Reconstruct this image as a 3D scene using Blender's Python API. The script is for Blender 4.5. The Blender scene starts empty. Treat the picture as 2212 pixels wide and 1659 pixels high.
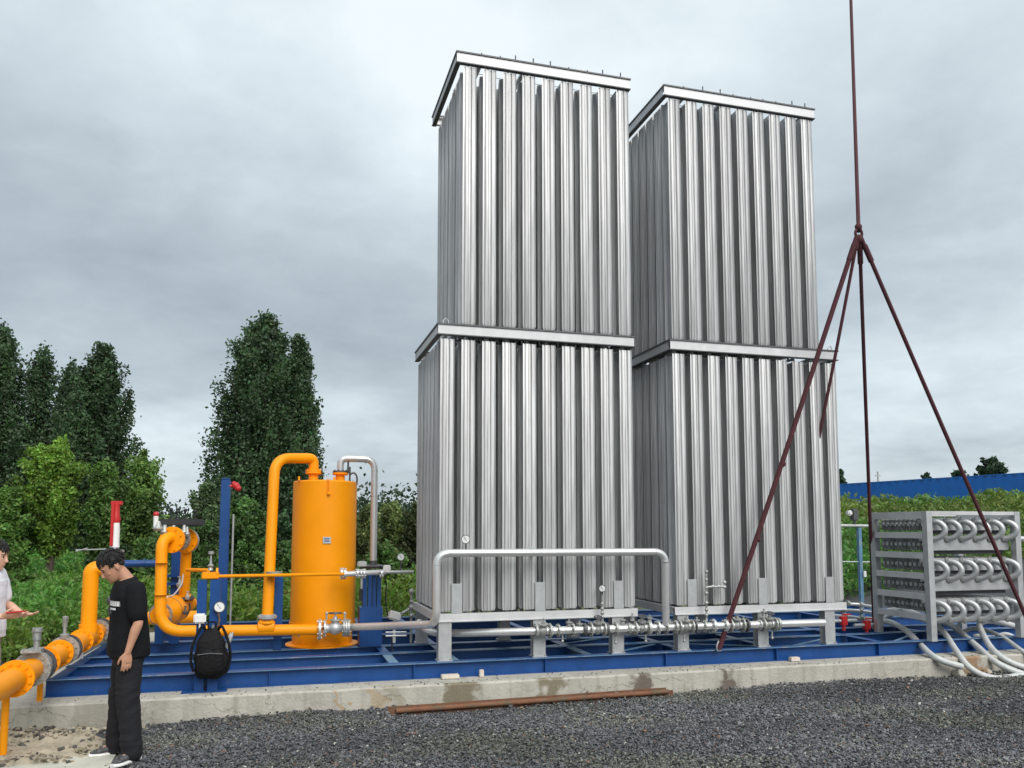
import bpy, bmesh, math, random
import numpy as np
from mathutils import Vector, Matrix, Euler, noise
random.seed(7); RNG = np.random.default_rng(11)
R = math.radians
scene = bpy.context.scene
COL = scene.collection
# ------------------------------------------------------------------ camera
CAM = Vector((-1.7479, -9.3069, 1.9)); YAW = .2774; PIT = .0894; FPX = 1765.14; CY0 = 986.7
cd = bpy.data.cameras.new('camera'); cam = bpy.data.objects.new('camera', cd); COL.objects.link(cam)
cam.location = CAM; cam.rotation_euler = (math.pi/2 + PIT, 0, -YAW)
cd.sensor_width = 36; cd.lens = FPX/2212*36; cd.shift_y = (CY0-829.5)/2212; cd.clip_end = 2000
scene.camera = cam
# ------------------------------------------------------------------ world, sun, exposure
SUN_EL, SUN_AZ = R(44), R(167)          # soft light from the left behind the camera
w = bpy.data.worlds.new('World'); scene.world = w; w.use_nodes = True
nt = w.node_tree; nt.nodes.clear(); N = nt.nodes.new; L = nt.links.new
out = N('ShaderNodeOutputWorld'); sky = N('ShaderNodeTexSky'); sky.sky_type = 'NISHITA'; sky.sun_disc = False
sky.sun_elevation = SUN_EL; sky.sun_rotation = SUN_AZ; sky.air_density = 1.0; sky.dust_density = 3
b1 = N('ShaderNodeBackground'); b1.inputs[1].default_value = .012; L(sky.outputs[0], b1.inputs[0])
tc = N('ShaderNodeTexCoord'); sep = N('ShaderNodeSeparateXYZ'); L(tc.outputs['Generated'], sep.inputs[0])
def M(op, a, b=None, c=None, clamp=False):
    n = N('ShaderNodeMath'); n.operation = op; n.use_clamp = clamp
    for i, v in enumerate((a, b, c)):
        if v is None: continue
        if isinstance(v, (int, float)): n.inputs[i].default_value = v
        else: L(v, n.inputs[i])
    return n.outputs[0]
zc = M('ADD', M('MAXIMUM', sep.outputs[2], 0.0), .22)
comb = N('ShaderNodeCombineXYZ'); L(M('DIVIDE', sep.outputs[0], zc), comb.inputs[0]); L(M('DIVIDE', sep.outputs[1], zc), comb.inputs[1])
def wnoise(scale, detail, rough, off):
    mp = N('ShaderNodeMapping'); mp.inputs['Location'].default_value = off; L(comb.outputs[0], mp.inputs[0])
    n = N('ShaderNodeTexNoise'); n.inputs['Scale'].default_value = scale; n.inputs['Detail'].default_value = detail
    n.inputs['Roughness'].default_value = rough; n.inputs['Distortion'].default_value = .25; L(mp.outputs[0], n.inputs['Vector']); return n.outputs[0]
n1 = wnoise(.85, 5, .5, (2.3, .6, 0)); n2 = wnoise(2.4, 6, .55, (5, 1, 3))
n3 = wnoise(5.5, 7, .6, (1, 8, 2))
nn = M('ADD', M('MULTIPLY', M('SUBTRACT', n3, .5), .6), M('ADD', M('MULTIPLY', M('SUBTRACT', n1, .5), 1.7), M('MULTIPLY', M('SUBTRACT', n2, .5), 1.1)))
# cloud deck: paler overhead and at the horizon, a heavier grey bank between
el = M('ARCSINE', sep.outputs[2])
bank = M('POWER', 2.718, M('MULTIPLY', -1.0, M('POWER', M('ABSOLUTE', M('DIVIDE', M('SUBTRACT', el, R(15.5)), R(8.5))), 2.0)))
az = M('ARCTAN2', sep.outputs[0], sep.outputs[1])
bankl = M('MULTIPLY', bank, M('SUBTRACT', .62, M('MULTIPLY', az, .5)))
val = M('ADD', M('SUBTRACT', .72, M('MULTIPLY', bankl, .62)), M('MULTIPLY', nn, .50))
glow = M('MULTIPLY', M('POWER', 2.718, M('MULTIPLY', -1.0, M('POWER', M('DIVIDE', M('ADD', M('ABSOLUTE', M('SUBTRACT', el, R(33))), M('ABSOLUTE', M('SUBTRACT', az, R(9)))), R(9)), 2.0))), .3)
val = M('ADD', val, glow)
cr = N('ShaderNodeValToRGB'); L(val, cr.inputs[0])
e = cr.color_ramp.elements
e[0].position = .0; e[0].color = (.26, .305, .345, 1)
e[1].position = 1.0; e[1].color = (.80, .87, .91, 1)
x_ = e.new(.45); x_.color = (.44, .505, .55, 1)
x_ = e.new(.72); x_.color = (.60, .68, .725, 1)
b2 = N('ShaderNodeBackground'); b2.inputs[1].default_value = 1.0; L(cr.outputs[0], b2.inputs[0])
ad = N('ShaderNodeAddShader'); L(b1.outputs[0], ad.inputs[0]); L(b2.outputs[0], ad.inputs[1]); L(ad.outputs[0], out.inputs[0])
sd = bpy.data.lights.new('sun', 'SUN'); so = bpy.data.objects.new('sun', sd); COL.objects.link(so)
sd.energy = 2.7; sd.angle = R(45); sd.color = (1, .97, .93)
sdir = Vector((math.sin(SUN_AZ)*math.cos(SUN_EL), math.cos(SUN_AZ)*math.cos(SUN_EL), math.sin(SUN_EL)))
so.rotation_euler = sdir.to_track_quat('Z', 'Y').to_euler(); so.location = (0, 0, 30)
vs = scene.view_settings; vs.view_transform = 'Standard'; vs.look = 'None'; vs.gamma = 1; vs.use_curve_mapping = False; vs.exposure = 0.12
# ------------------------------------------------------------------ helpers
_F = Vector((math.sin(YAW)*math.cos(PIT), math.cos(YAW)*math.cos(PIT), math.sin(PIT)))
_R = Vector((math.cos(YAW), -math.sin(YAW), 0)); _U = _R.cross(_F)
def ray(u, v): return _F + _R*((u-1106)/FPX) - _U*((v-CY0)/FPX)
def at(u, v, Y): r = ray(u, v); return CAM + r*((Y-CAM.y)/r.y)      # measured point on the vertical plane y = Y
def atz(u, v, z): r = ray(u, v); return CAM + r*((z-CAM.z)/r.z)    # measured point at height z
def atd(u, v, d): return CAM + ray(u, v)*d
MATS = {}
def mat(name, col, rough=.6, metal=0., var=.12, scale=6., bump=0., bscale=60., streak=None, rnd=0., dirt=None, spec=.5, coat=0):
    m = bpy.data.materials.new(name); m.use_nodes = True; t = m.node_tree; n = t.nodes; l = t.links
    b = n['Principled BSDF']; b.inputs['Roughness'].default_value = rough; b.inputs['Metallic'].default_value = metal
    b.inputs['Specular IOR Level'].default_value = spec; b.inputs['Coat Weight'].default_value = coat
    tcn = n.new('ShaderNodeTexCoord'); mp = n.new('ShaderNodeMapping'); l.new(tcn.outputs['Object'], mp.inputs[0])
    if streak: mp.inputs['Scale'].default_value = streak
    ns = n.new('ShaderNodeTexNoise'); ns.inputs['Scale'].default_value = scale; ns.inputs['Detail'].default_value = 6; ns.inputs['Roughness'].default_value = .6
    l.new(mp.outputs[0], ns.inputs['Vector'])
    hs = n.new('ShaderNodeHueSaturation'); hs.inputs['Color'].default_value = (*col, 1)
    mr = n.new('ShaderNodeMapRange'); mr.inputs['From Min'].default_value = .3; mr.inputs['From Max'].default_value = .7
    mr.inputs['To Min'].default_value = 1-var; mr.inputs['To Max'].default_value = 1+var; l.new(ns.outputs[0], mr.inputs[0])
    last = mr.outputs[0]
    if rnd:
        oi = n.new('ShaderNodeObjectInfo'); m2 = n.new('ShaderNodeMapRange'); m2.inputs['To Min'].default_value = 1-rnd; m2.inputs['To Max'].default_value = 1+rnd
        l.new(oi.outputs['Random'], m2.inputs[0]); mm = n.new('ShaderNodeMath'); mm.operation = 'MULTIPLY'; l.new(last, mm.inputs[0]); l.new(m2.outputs[0], mm.inputs[1]); last = mm.outputs[0]
    l.new(last, hs.inputs['Value']); colout = hs.outputs[0]
    if dirt:
        d2 = n.new('ShaderNodeTexNoise'); d2.inputs['Scale'].default_value = dirt[1]; d2.inputs['Detail'].default_value = 8; d2.inputs['Roughness'].default_value = .7
        l.new(tcn.outputs['Object'], d2.inputs['Vector'])
        r2 = n.new('ShaderNodeMapRange'); r2.inputs['From Min'].default_value = dirt[2]; r2.inputs['From Max'].default_value = dirt[2]+.12; r2.inputs['To Max'].default_value = dirt[3]; l.new(d2.outputs[0], r2.inputs[0])
        mx = n.new('ShaderNodeMix'); mx.data_type = 'RGBA'; l.new(r2.outputs[0], mx.inputs['Factor']); l.new(colout, mx.inputs['A']); mx.inputs['B'].default_value = (*dirt[0], 1); colout = mx.outputs['Result']
    l.new(colout, b.inputs['Base Color'])
    rr = n.new('ShaderNodeMapRange'); rr.inputs['To Min'].default_value = max(rough-.1, .05); rr.inputs['To Max'].default_value = min(rough+.12, 1); l.new(ns.outputs[0], rr.inputs[0]); l.new(rr.outputs[0], b.inputs['Roughness'])
    if bump:
        nb = n.new('ShaderNodeTexNoise'); nb.inputs['Scale'].default_value = bscale; nb.inputs['Detail'].default_value = 5; l.new(mp.outputs[0], nb.inputs['Vector'])
        bp = n.new('ShaderNodeBump'); bp.inputs['Strength'].default_value = bump; bp.inputs['Distance'].default_value = .02; l.new(nb.outputs[0], bp.inputs['Height']); l.new(bp.outputs[0], b.inputs['Normal'])
    MATS[name] = m; return m
ALU = mat('aluminium_fin', (.52, .52, .517), .52, .32, .34, 9, .12, 30, streak=(3, 3, .12), rnd=.10)
ALUF = mat('aluminium_frame', (.60, .60, .60), .5, .3, .10, 5, .05, 60, rnd=.04)
GALV = mat('galvanised_steel', (.50, .51, .51), .45, .55, .10, 12, .05, 80)
STEEL = mat('stainless_pipe', (.70, .70, .69), .30, .6, .04, 4)
CAST = mat('cast_valve', (.40, .41, .39), .45, .6, .3, 30, .3, 90, dirt=((.12, .10, .08), 30, .55, .6))
DKST = mat('dark_steel', (.10, .10, .105), .5, .4, .2, 14, .1, 60)
ORANGE = mat('orange_paint', (.90, .315, .0), .45, 0, .05, 3, .03, 25, dirt=((.50, .15, .0), 5, .66, .45), spec=.3)
BLUE = mat('blue_paint', (.004, .056, .215), .4, 0, .14, 4, .04, 30, dirt=((.09, .12, .15), 11, .60, .55))
BLUEL = mat('worn_blue_paint', (.10, .22, .35), .5, 0, .2, 7, .04, 30, dirt=((.35, .37, .36), 9, .52, .7))
RED = mat('red_paint', (.50, .02, .02), .4, 0, .12, 9)
WHITE = mat('white_paint', (.78, .78, .76), .45, 0, .05, 9)
BLACK = mat('black_plastic', (.02, .02, .021), .5, 0, .2, 9)
ROPE = mat('sling_rope', (.075, .016, .022), .8, 0, .35, 30, .5, 160)
RUST = mat('rusty_steel', (.19, .085, .045), .8, .1, .35, 12, .3, 60, streak=(.6, 3, 3), dirt=((.11, .10, .06), 6, .5, .7))
SKIN = mat('skin', (.50, .26, .165), .5, 0, .06, 20)
SKIN2 = mat('paler_skin', (.62, .36, .25), .5, 0, .06, 20)
HAIR = mat('black_hair', (.012, .010, .010), .4, 0, .3, 60, .5, 200)
TROU = mat('black_trousers', (.006, .006, .009), .9, 0, .25, 12, .2, 50)
WSHIRT = mat('white_cotton', (.80, .79, .84), .8, 0, .03, 12, .15, 30)
KHAKI = mat('khaki_cloth', (.30, .27, .2), .85, 0, .1, 12)
PACK = mat('black_nylon', (.005, .005, .006), .7, 0, .3, 14, .5, 40, spec=.25)
BARK = mat('bark', (.075, .055, .04), .9, 0, .3, 10, .5, 30, streak=(1, 1, .25))
WOOD = mat('pale_block', (.62, .55, .48), .8, 0, .12, 20)
HOSE = mat('grey_hose', (.52, .53, .52), .5, .1, .12, 16, .2, 70, dirt=((.25, .23, .2), 9, .6, .5))
RBLUE = mat('blue_sheet_wall', (.012, .15, .55), .5, 0, .12, 2, dirt=((.03, .13, .33), 2, .6, .5))
CONC2 = mat('pale_paving', (.52, .52, .44), .85, 0, .12, 5, .3, 40, dirt=((.3, .27, .2), 8, .6, .5))

class MB:
    def __init__(s): s.v = []; s.f = []; s.sm = []
    def add(s, vs, fs, smooth=False):
        o = len(s.v); s.v += [Vector(p) for p in vs]; s.f += [[i+o for i in q] for q in fs]; s.sm += [smooth]*len(fs); return s
    def box(s, a, b, bev=0.):
        x0, y0, z0 = (min(a[i], b[i]) for i in range(3)); x1, y1, z1 = (max(a[i], b[i]) for i in range(3))
        c = Vector(((x0+x1)/2, (y0+y1)/2, (z0+z1)/2)); return s.obox(c, (x1-x0, y1-y0, z1-z0), None, bev)
    def obox(s, c, d, rot=None, bev=0.):
        hx, hy, hz = d[0]/2, d[1]/2, d[2]/2; c = Vector(c)
        if bev <= 0:
            vs = [Vector((sx*hx, sy*hy, sz*hz)) for sz in (-1, 1) for sy in (-1, 1) for sx in (-1, 1)]
            fs = [(0, 2, 3, 1), (4, 5, 7, 6), (0, 1, 5, 4), (2, 6, 7, 3), (0, 4, 6, 2), (1, 3, 7, 5)]
        else:
            bm = bmesh.new(); bmesh.ops.create_cube(bm, size=1)
            for v in bm.verts: v.co = Vector((v.co.x*d[0], v.co.y*d[1], v.co.z*d[2]))
            bmesh.ops.bevel(bm, geom=list(bm.edges), offset=bev, segments=2, affect='EDGES')
            bm.verts.index_update(); vs = [v.co.copy() for v in bm.verts]; fs = [[v.index for v in f.verts] for f in bm.faces]; bm.free()
        if rot is not None: vs = [rot @ v for v in vs]
        return s.add([c+v for v in vs], fs)
    def beam(s, p, q, wd, ht, bev=0.):            # square bar between two points
        p, q = Vector(p), Vector(q); d = q-p; ln = d.length; d.normalize()
        up = Vector((0, 0, 1)) if abs(d.z) < .95 else Vector((0, 1, 0))
        sd_ = d.cross(up).normalized(); up = sd_.cross(d)
        rot = Matrix((d, sd_, up)).transposed(); return s.obox((p+q)/2, (ln, wd, ht), rot, bev)
    def ring(s, c, u, v, n): return [c + u*math.cos(2*math.pi*i/n) + v*math.sin(2*math.pi*i/n) for i in range(n)]
    def loft(s, rings, caps=True, smooth=True):
        n = len(rings[0]); vs = [p for r in rings for p in r]; fs = []
        for k in range(len(rings)-1):
            for i in range(n):
                j = (i+1) % n; fs.append((k*n+i, k*n+j, (k+1)*n+j, (k+1)*n+i))
        s.add(vs, fs, smooth)
        if caps:
            o = len(s.v)-len(vs); s.f.append([o+i for i in range(n)][::-1]); s.f.append([o+(len(rings)-1)*n+i for i in range(n)]); s.sm += [False, False]
        return s
    def tube(s, path, r, n=14, caps=True):
        path = [Vector(p) for p in path]; rs = r if isinstance(r, (list, tuple)) else [r]*len(path); rings = []
        t0 = (path[1]-path[0]).normalized(); a = Vector((0, 0, 1)) if abs(t0.z) < .9 else Vector((1, 0, 0)); u = t0.cross(a).normalized()
        for i, p in enumerate(path):
            t = (path[min(i+1, len(path)-1)]-path[max(i-1, 0)]).normalized(); u = (u - t*u.dot(t)).normalized(); v = t.cross(u)
            rings.append(s.ring(p, u*rs[i], v*rs[i], n))
        return s.loft(rings, caps)
    def cyl(s, p, q, r, n=16): return s.tube([p, q], r, n)
    def lathe(s, c, ax, prof, n=20):               # profile: (distance along axis, radius)
        c = Vector(c); ax = Vector(ax).normalized(); a = Vector((0, 0, 1)) if abs(ax.z) < .9 else Vector((1, 0, 0)); u = ax.cross(a).normalized(); v = ax.cross(u)
        return s.loft([s.ring(c+ax*d, u*max(r, 1e-4), v*max(r, 1e-4), n) for d, r in prof])
    def flange(s, c, ax, r, t=.02, bolts=8, br=.008):
        ax = Vector(ax).normalized(); c = Vector(c); s.cyl(c-ax*t/2, c+ax*t/2, r, 24)
        a = Vector((0, 0, 1)) if abs(ax.z) < .9 else Vector((1, 0, 0)); u = ax.cross(a).normalized(); v = ax.cross(u)
        for k in range(bolts):
            p = c + (u*math.cos(2*math.pi*(k+.5)/bolts)+v*math.sin(2*math.pi*(k+.5)/bolts))*r*.82; s.cyl(p-ax*(t*.5+br*1.4), p+ax*(t*.5+br*1.4), br, 6)
        return s
    def ball(s, c, r, n=12, m=8):
        c = Vector(c); r = Vector((r, r, r)) if isinstance(r, (int, float)) else Vector(r)
        return s.loft([[c+Vector((r.x*math.sin(a)*math.cos(2*math.pi*i/n), r.y*math.sin(a)*math.sin(2*math.pi*i/n), -r.z*math.cos(a))) for i in range(n)] for a in [math.pi*(k+.02)/(m+.04) for k in range(m+1)]])
    def mesh(s, name, org=Vector((0, 0, 0))):
        me = bpy.data.meshes.new(name); me.from_pydata([tuple(v-org) for v in s.v], [], s.f)
        me.polygons.foreach_set('use_smooth', s.sm); me.validate(); me.update()
        try: me.set_sharp_from_angle(angle=R(38))
        except Exception: pass
        return me
    def build(s, name, m, parent=None, org=None):
        """world-space geometry linked as ONE object (origin at the parent's base, or at org)"""
        if org is None: org = base_of(parent) if parent is not None else Vector((0, 0, 0))
        o = bpy.data.objects.new(name, s.mesh(name, Vector(org))); COL.objects.link(o); o.data.materials.append(m)
        if parent is None: o.location = org
        else:
            o.parent = parent; o.location = Vector(org)-base_of(parent)
        return o
def base_of(o):
    p = Vector((0, 0, 0))
    while o is not None: p = p + o.location; o = o.parent
    return p
def fillet(pts, rad, seg=7):
    pts = [Vector(p) for p in pts]; o = [pts[0]]
    for i in range(1, len(pts)-1):
        a, b, c = pts[i-1], pts[i], pts[i+1]; u = (a-b); v = (c-b); r = min(rad, u.length*.49, v.length*.49); u.normalize(); v.normalize()
        p0 = b+u*r; p1 = b+v*r
        for k in range(seg+1):
            t = k/seg; o.append(p0*(1-t)**2*1 + b*2*t*(1-t) + p1*t*t)
    o.append(pts[-1]); return o
def pipe(pts, r, rad=.12, n=16, seg=8): return MB().tube(fillet(pts, rad, seg), r, n)
def spline(pts, sub=8):
    pts = [Vector(p) for p in pts]; o = []
    for i in range(len(pts)-1):
        p0 = pts[max(i-1, 0)]; p1 = pts[i]; p2 = pts[i+1]; p3 = pts[min(i+2, len(pts)-1)]
        for k in range(sub):
            t = k/sub; o.append(.5*((2*p1)+(p2-p0)*t+(2*p0-5*p1+4*p2-p3)*t*t+(3*p1-p0-3*p2+p3)*t**3))
    o.append(pts[-1]); return o
def tag(o, label=None, cat=None, group=None, kind=None):
    if label: o['label'] = label
    if cat: o['category'] = cat
    if group: o['group'] = group
    if kind: o['kind'] = kind
    return o
def thing(name, loc, label, cat, group=None):
    o = bpy.data.objects.new(name, None); COL.objects.link(o); o.location = loc; o.empty_display_size = .1; return tag(o, label, cat, group)
def gauge(parent, p, r=.055, toward=None, stem=.1):
    p = Vector(p); d = (Vector(toward) if toward is not None else (CAM-p)); d.z = 0; d.normalize()
    g = MB(); g.lathe(p-d*.02, d, [(0, r*.9), (.004, r), (.04, r), (.04, r*.86)]).cyl(p-Vector((0, 0, r)), p-Vector((0, 0, r+stem)), .010, 8)
    c = g.build('gauge', DKST, parent)
    MB().lathe(p+d*.0205, d, [(0, r*.84), (.003, r*.84)]).build('dial', WHITE, c)
    q = p+d*.026; a = Vector((0, 0, 1)); s_ = d.cross(a)
    MB().beam(q-(a*.3+s_*.2)*r, q+(a*.6+s_*.4)*r, .004, .003).build('needle', BLACK, c)
    return c
def valve(parent, c, ax, r, ln, wheel=True, m=None, up=Vector((0, 0, 1)), wr=None):
    m = m or CAST; c = Vector(c); ax = Vector(ax).normalized(); g = MB()
    g.lathe(c-ax*ln/2, ax, [(0, r*1.0), (ln*.12, r*.98), (ln*.22, r*.8), (ln*.35, r*1.15), (ln*.5, r*1.35), (ln*.65, r*1.15), (ln*.78, r*.8), (ln*.88, r*.98), (ln, r)])
    g.flange(c-ax*ln*.5, ax, r*1.75, .018, 8, .007).flange(c+ax*ln*.5, ax, r*1.75, .018, 8, .007)
    g.lathe(c, up, [(0, r*.8), (r*1.5, r*.75), (r*1.5, r*1.1), (r*1.8, r*1.1), (r*1.8, r*.5), (r*2.4, r*.35), (r*2.4, r*.15), (r*3.1, r*.15)])
    v = g.build('valve', m, parent)
    if wheel:
        h = MB(); wr = wr or r*1.3; cc = c+up*r*3.0; a = Vector((0, 0, 1)) if abs(up.z) < .9 else Vector((1, 0, 0)); u = up.cross(a).normalized(); w_ = up.cross(u)
        h.tube([cc+(u*math.cos(t)+w_*math.sin(t))*wr for t in [2*math.pi*k/16 for k in range(17)]], .008, 6, False)
        for k in range(4): t = math.pi/2*k; h.cyl(cc, cc+(u*math.cos(t)+w_*math.sin(t))*wr, .005, 5)
        h.build('handwheel', DKST, v)
    return v
X, Y_, Z = Vector((1, 0, 0)), Vector((0, 1, 0)), Vector((0, 0, 1))
ZC, ZB, ZF, ZM, ZT = .238, .413, .946, 4.310, 7.709   # slab top, skid top, tower foot frame, middle frame, top frame
# ------------------------------------------------------------------ ground
def npmesh(name, verts, faces, m, cols=None, smooth=False):
    verts = np.asarray(verts, np.float32); faces = np.asarray(faces, np.int32); k = faces.shape[1]
    me = bpy.data.meshes.new(name); me.vertices.add(len(verts)); me.vertices.foreach_set('co', verts.ravel())
    me.loops.add(faces.size); me.loops.foreach_set('vertex_index', faces.ravel())
    me.polygons.add(len(faces)); me.polygons.foreach_set('loop_start', np.arange(0, faces.size, k, dtype=np.int32)); me.polygons.foreach_set('loop_total', np.full(len(faces), k, np.int32))
    me.polygons.foreach_set('use_smooth', np.full(len(faces), smooth))
    if cols is not None:
        at_ = me.color_attributes.new('tint', 'FLOAT_COLOR', 'POINT'); c = np.ones((len(verts), 4), np.float32); c[:, :3] = cols; at_.data.foreach_set('color', c.ravel())
    me.update(calc_edges=True); me.materials.append(m)
    o = bpy.data.objects.new(name, me); COL.objects.link(o); return o
FA = Vector((12.3, 30.7)); FB = Vector((36.6, 4.0))    # line of the far blue wall (world xy)
def cam2w(lat, fwd): return Vector((CAM.x+_R.x*lat+math.sin(YAW)*fwd, CAM.y+_R.y*lat+math.cos(YAW)*fwd))
FA = cam2w(11.0, 52.); FB = cam2w(30., 18.)
_fd = (FB-FA).normalized(); _fn = Vector((-_fd.y, _fd.x));
if (Vector((CAM.x, CAM.y))-FA).dot(_fn) < 0: _fn = -_fn
def hgt(x, y):
    x = np.asarray(x, float); y = np.asarray(y, float)
    s = (x-FA.x)*_fn.x+(y-FA.y)*_fn.y
    t = np.clip((25-s)/20, 0, 1); t = t*t*(3-2*t); g = np.clip((x-3)/8, 0, 1); g = g*g*(3-2*g)
    far = np.clip((np.hypot(x, y)-80)/60, 0, 1)
    bumps = .05*np.sin(x*1.7+y*.6)*np.sin(y*1.3-x*.4)+.03*np.sin(x*4.1)*np.sin(y*3.7)
    near = ((y < -.41) | ((x > -8) & (x < 14) & (y < 6)))
    return 2.45*t*g*(1-far) + np.where(near, 0, bumps) - .02
def ground_mat():
    m = bpy.data.materials.new('ground_soil'); m.use_nodes = True; t = m.node_tree; n = t.nodes; l = t.links; b = n['Principled BSDF']; b.inputs['Roughness'].default_value = .95
    g = n.new('ShaderNodeNewGeometry'); sp = n.new('ShaderNodeSeparateXYZ'); l.new(g.outputs['Position'], sp.inputs[0])
    vo = n.new('ShaderNodeTexVoronoi'); vo.inputs['Scale'].default_value = 45; l.new(g.outputs['Position'], vo.inputs['Vector'])
    r1 = n.new('ShaderNodeValToRGB'); l.new(vo.outputs['Color'], r1.inputs[0]); r1.color_ramp.elements[0].color = (.025, .027, .03, 1); r1.color_ramp.elements[1].color = (.11, .115, .12, 1)
    ns = n.new('ShaderNodeTexNoise'); ns.inputs['Scale'].default_value = .9; ns.inputs['Detail'].default_value = 10; l.new(g.outputs['Position'], ns.inputs['Vector'])
    r2 = n.new('ShaderNodeValToRGB'); l.new(ns.outputs[0], r2.inputs[0]); r2.color_ramp.elements[0].position = .35; r2.color_ramp.elements[0].color = (.045, .085, .02, 1); r2.color_ramp.elements[1].position = .68; r2.color_ramp.elements[1].color = (.13, .12, .06, 1)
    mx = n.new('ShaderNodeMix'); mx.data_type = 'RGBA'; st = n.new('ShaderNodeMapRange'); st.inputs['From Min'].default_value = 6.; st.inputs['From Max'].default_value = 7.5; l.new(sp.outputs[1], st.inputs[0])
    l.new(st.outputs[0], mx.inputs['Factor']); l.new(r1.outputs[0], mx.inputs['A']); l.new(r2.outputs[0], mx.inputs['B']); l.new(mx.outputs['Result'], b.inputs['Base Color'])
    bp = n.new('ShaderNodeBump'); bp.inputs['Strength'].default_value = .8; bp.inputs['Distance'].default_value = .02; l.new(vo.outputs['Distance'], bp.inputs['Height']); l.new(bp.outputs[0], b.inputs['Normal'])
    return m
def axis(lo, hi, a, b, fine, coarse):
    v = list(np.arange(a, b, fine)); k = b; st = fine
    while k < hi: v.append(k); st *= coarse; k += st
    v.append(hi); k = a; st = fine; pre = []
    while k > lo: st *= coarse; k -= st; pre.append(max(k, lo))
    return np.array(sorted(set(pre))+v)
gx = axis(-600, 600, -40, 60, .5, 1.15); gy = axis(-200, 1000, -12, 60, .5, 1.15)
GX, GY = np.meshgrid(gx, gy); GZ = hgt(GX, GY); nx, ny = len(gx), len(gy)
idx = np.arange(nx*ny).reshape(ny, nx); fc = np.stack([idx[:-1, :-1], idx[:-1, 1:], idx[1:, 1:], idx[1:, :-1]], -1).reshape(-1, 4)
gr = npmesh('ground', np.stack([GX, GY, GZ], -1).reshape(-1, 3), fc, ground_mat(), smooth=True); tag(gr, 'flat site ground of dark gravel and green field rising to a bank', kind='structure')

def tint_mat(name, rough=.9, transl=0., bump=0, spec=.3):
    m = bpy.data.materials.new(name); m.use_nodes = True; t = m.node_tree; n = t.nodes; l = t.links; b = n['Principled BSDF']; b.inputs['Roughness'].default_value = rough; b.inputs['Specular IOR Level'].default_value = spec
    a = n.new('ShaderNodeAttribute'); a.attribute_name = 'tint'; l.new(a.outputs['Color'], b.inputs['Base Color'])
    if transl:
        tr = n.new('ShaderNodeBsdfTranslucent'); hs = n.new('ShaderNodeHueSaturation'); hs.inputs['Value'].default_value = 1.5; hs.inputs['Saturation'].default_value = 1.1; l.new(a.outputs['Color'], hs.inputs['Color']); l.new(hs.outputs[0], tr.inputs[0])
        ms = n.new('ShaderNodeMixShader'); ms.inputs[0].default_value = transl; l.new(b.outputs[0], ms.inputs[1]); l.new(tr.outputs[0], ms.inputs[2]); l.new(ms.outputs[0], n['Material Output'].inputs[0])
    return m
STONE = tint_mat('gravel_stone', .75, 0, 0, .5); LEAF = tint_mat('leaf', .55, .3, 0, .4)
# gravel: real stones in a band in front of the slab
def stones(name, pts, size, cols, flat=.7):
    n = len(pts); base = np.array([[1, 0, 0], [-1, 0, 0], [0, 1, 0], [0, -1, 0], [0, 0, 1], [0, 0, -1]], float)
    f = np.array([[0, 2, 4], [2, 1, 4], [1, 3, 4], [3, 0, 4], [2, 0, 5], [1, 2, 5], [3, 1, 5], [0, 3, 5]])
    v = base[None]+RNG.normal(0, .28, (n, 6, 3)); q = RNG.normal(size=(n, 3, 3)); q, _ = np.linalg.qr(q); v = np.einsum('nij,nkj->nki', q, v)
    v[:, :, 2] *= flat; v = v*size[:, None, None]+pts[:, None, :]
    fa = (f[None]+np.arange(n)[:, None, None]*6).reshape(-1, 3)
    return npmesh(name, v.reshape(-1, 3), fa, STONE, np.repeat(cols, 6, 0))
n = 135000
sx = RNG.uniform(-3.6, 8.8, n); sy = -.43-RNG.uniform(0, 1, n)*np.where(sx > 1.5, 4.3, 2.9)
keep = ~((sx < -2.95-.25*(sy+.45)*-.2) & (sy > -1.9) & (RNG.random(n) < .93)); sx = sx[keep]; sy = sy[keep]; n = len(sx)
sz = np.abs(RNG.normal(0, .011, n))+.012*np.sin(sx*2.1+1)*np.sin(sy*3.3)+.035*np.clip(1-(-.43-sy)/.18, 0, 1)*(.5+.5*np.sin(sx*5)*np.sin(sx*1.7))
size = RNG.uniform(.006, .0155, n)*(1+.9*(RNG.random(n) < .05))
ns_ = 260; sx = np.append(sx, RNG.uniform(-3.9, 8.8, ns_)); sy = np.append(sy, -.40+RNG.random(ns_)**1.6*.30); sz = np.append(sz, np.full(ns_, ZC+.004)); size = np.append(size, RNG.uniform(.004, .012, ns_)); n += ns_
pat = np.sin(sx*1.3+2*np.sin(sy*2.1))+np.sin(sx*2.9+sy*3.1+1.3)*.8+np.sin(sy*5.2-sx*.7)*.5
base = np.where(((pat+RNG.normal(0, .9, n)) > 1.0)[:, None], np.array([.128, .132, .112]), np.array([.108, .110, .117]))
base = base*(1+.16*np.sin(sx*.9+.5*sy)+.14*np.sin(sy*3.7+sx*.35+np.sin(sx*1.9)))[:, None]
cols = base*RNG.uniform(.35, 1.65, n)[:, None]; rr = RNG.random(n)
cols = np.where((rr < .012)[:, None], np.array([.5, .49, .45])*RNG.uniform(.6, 1, n)[:, None], cols); cols = np.where(((rr > .012) & (rr < .03))[:, None], np.array([.20, .12, .085])*RNG.uniform(.6, 1.2, n)[:, None], cols)
tag(stones('gravel', np.stack([sx, sy, sz], -1), size, cols), 'dark grey crushed gravel spread in front of the concrete slab', 'gravel', kind='stuff')
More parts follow.
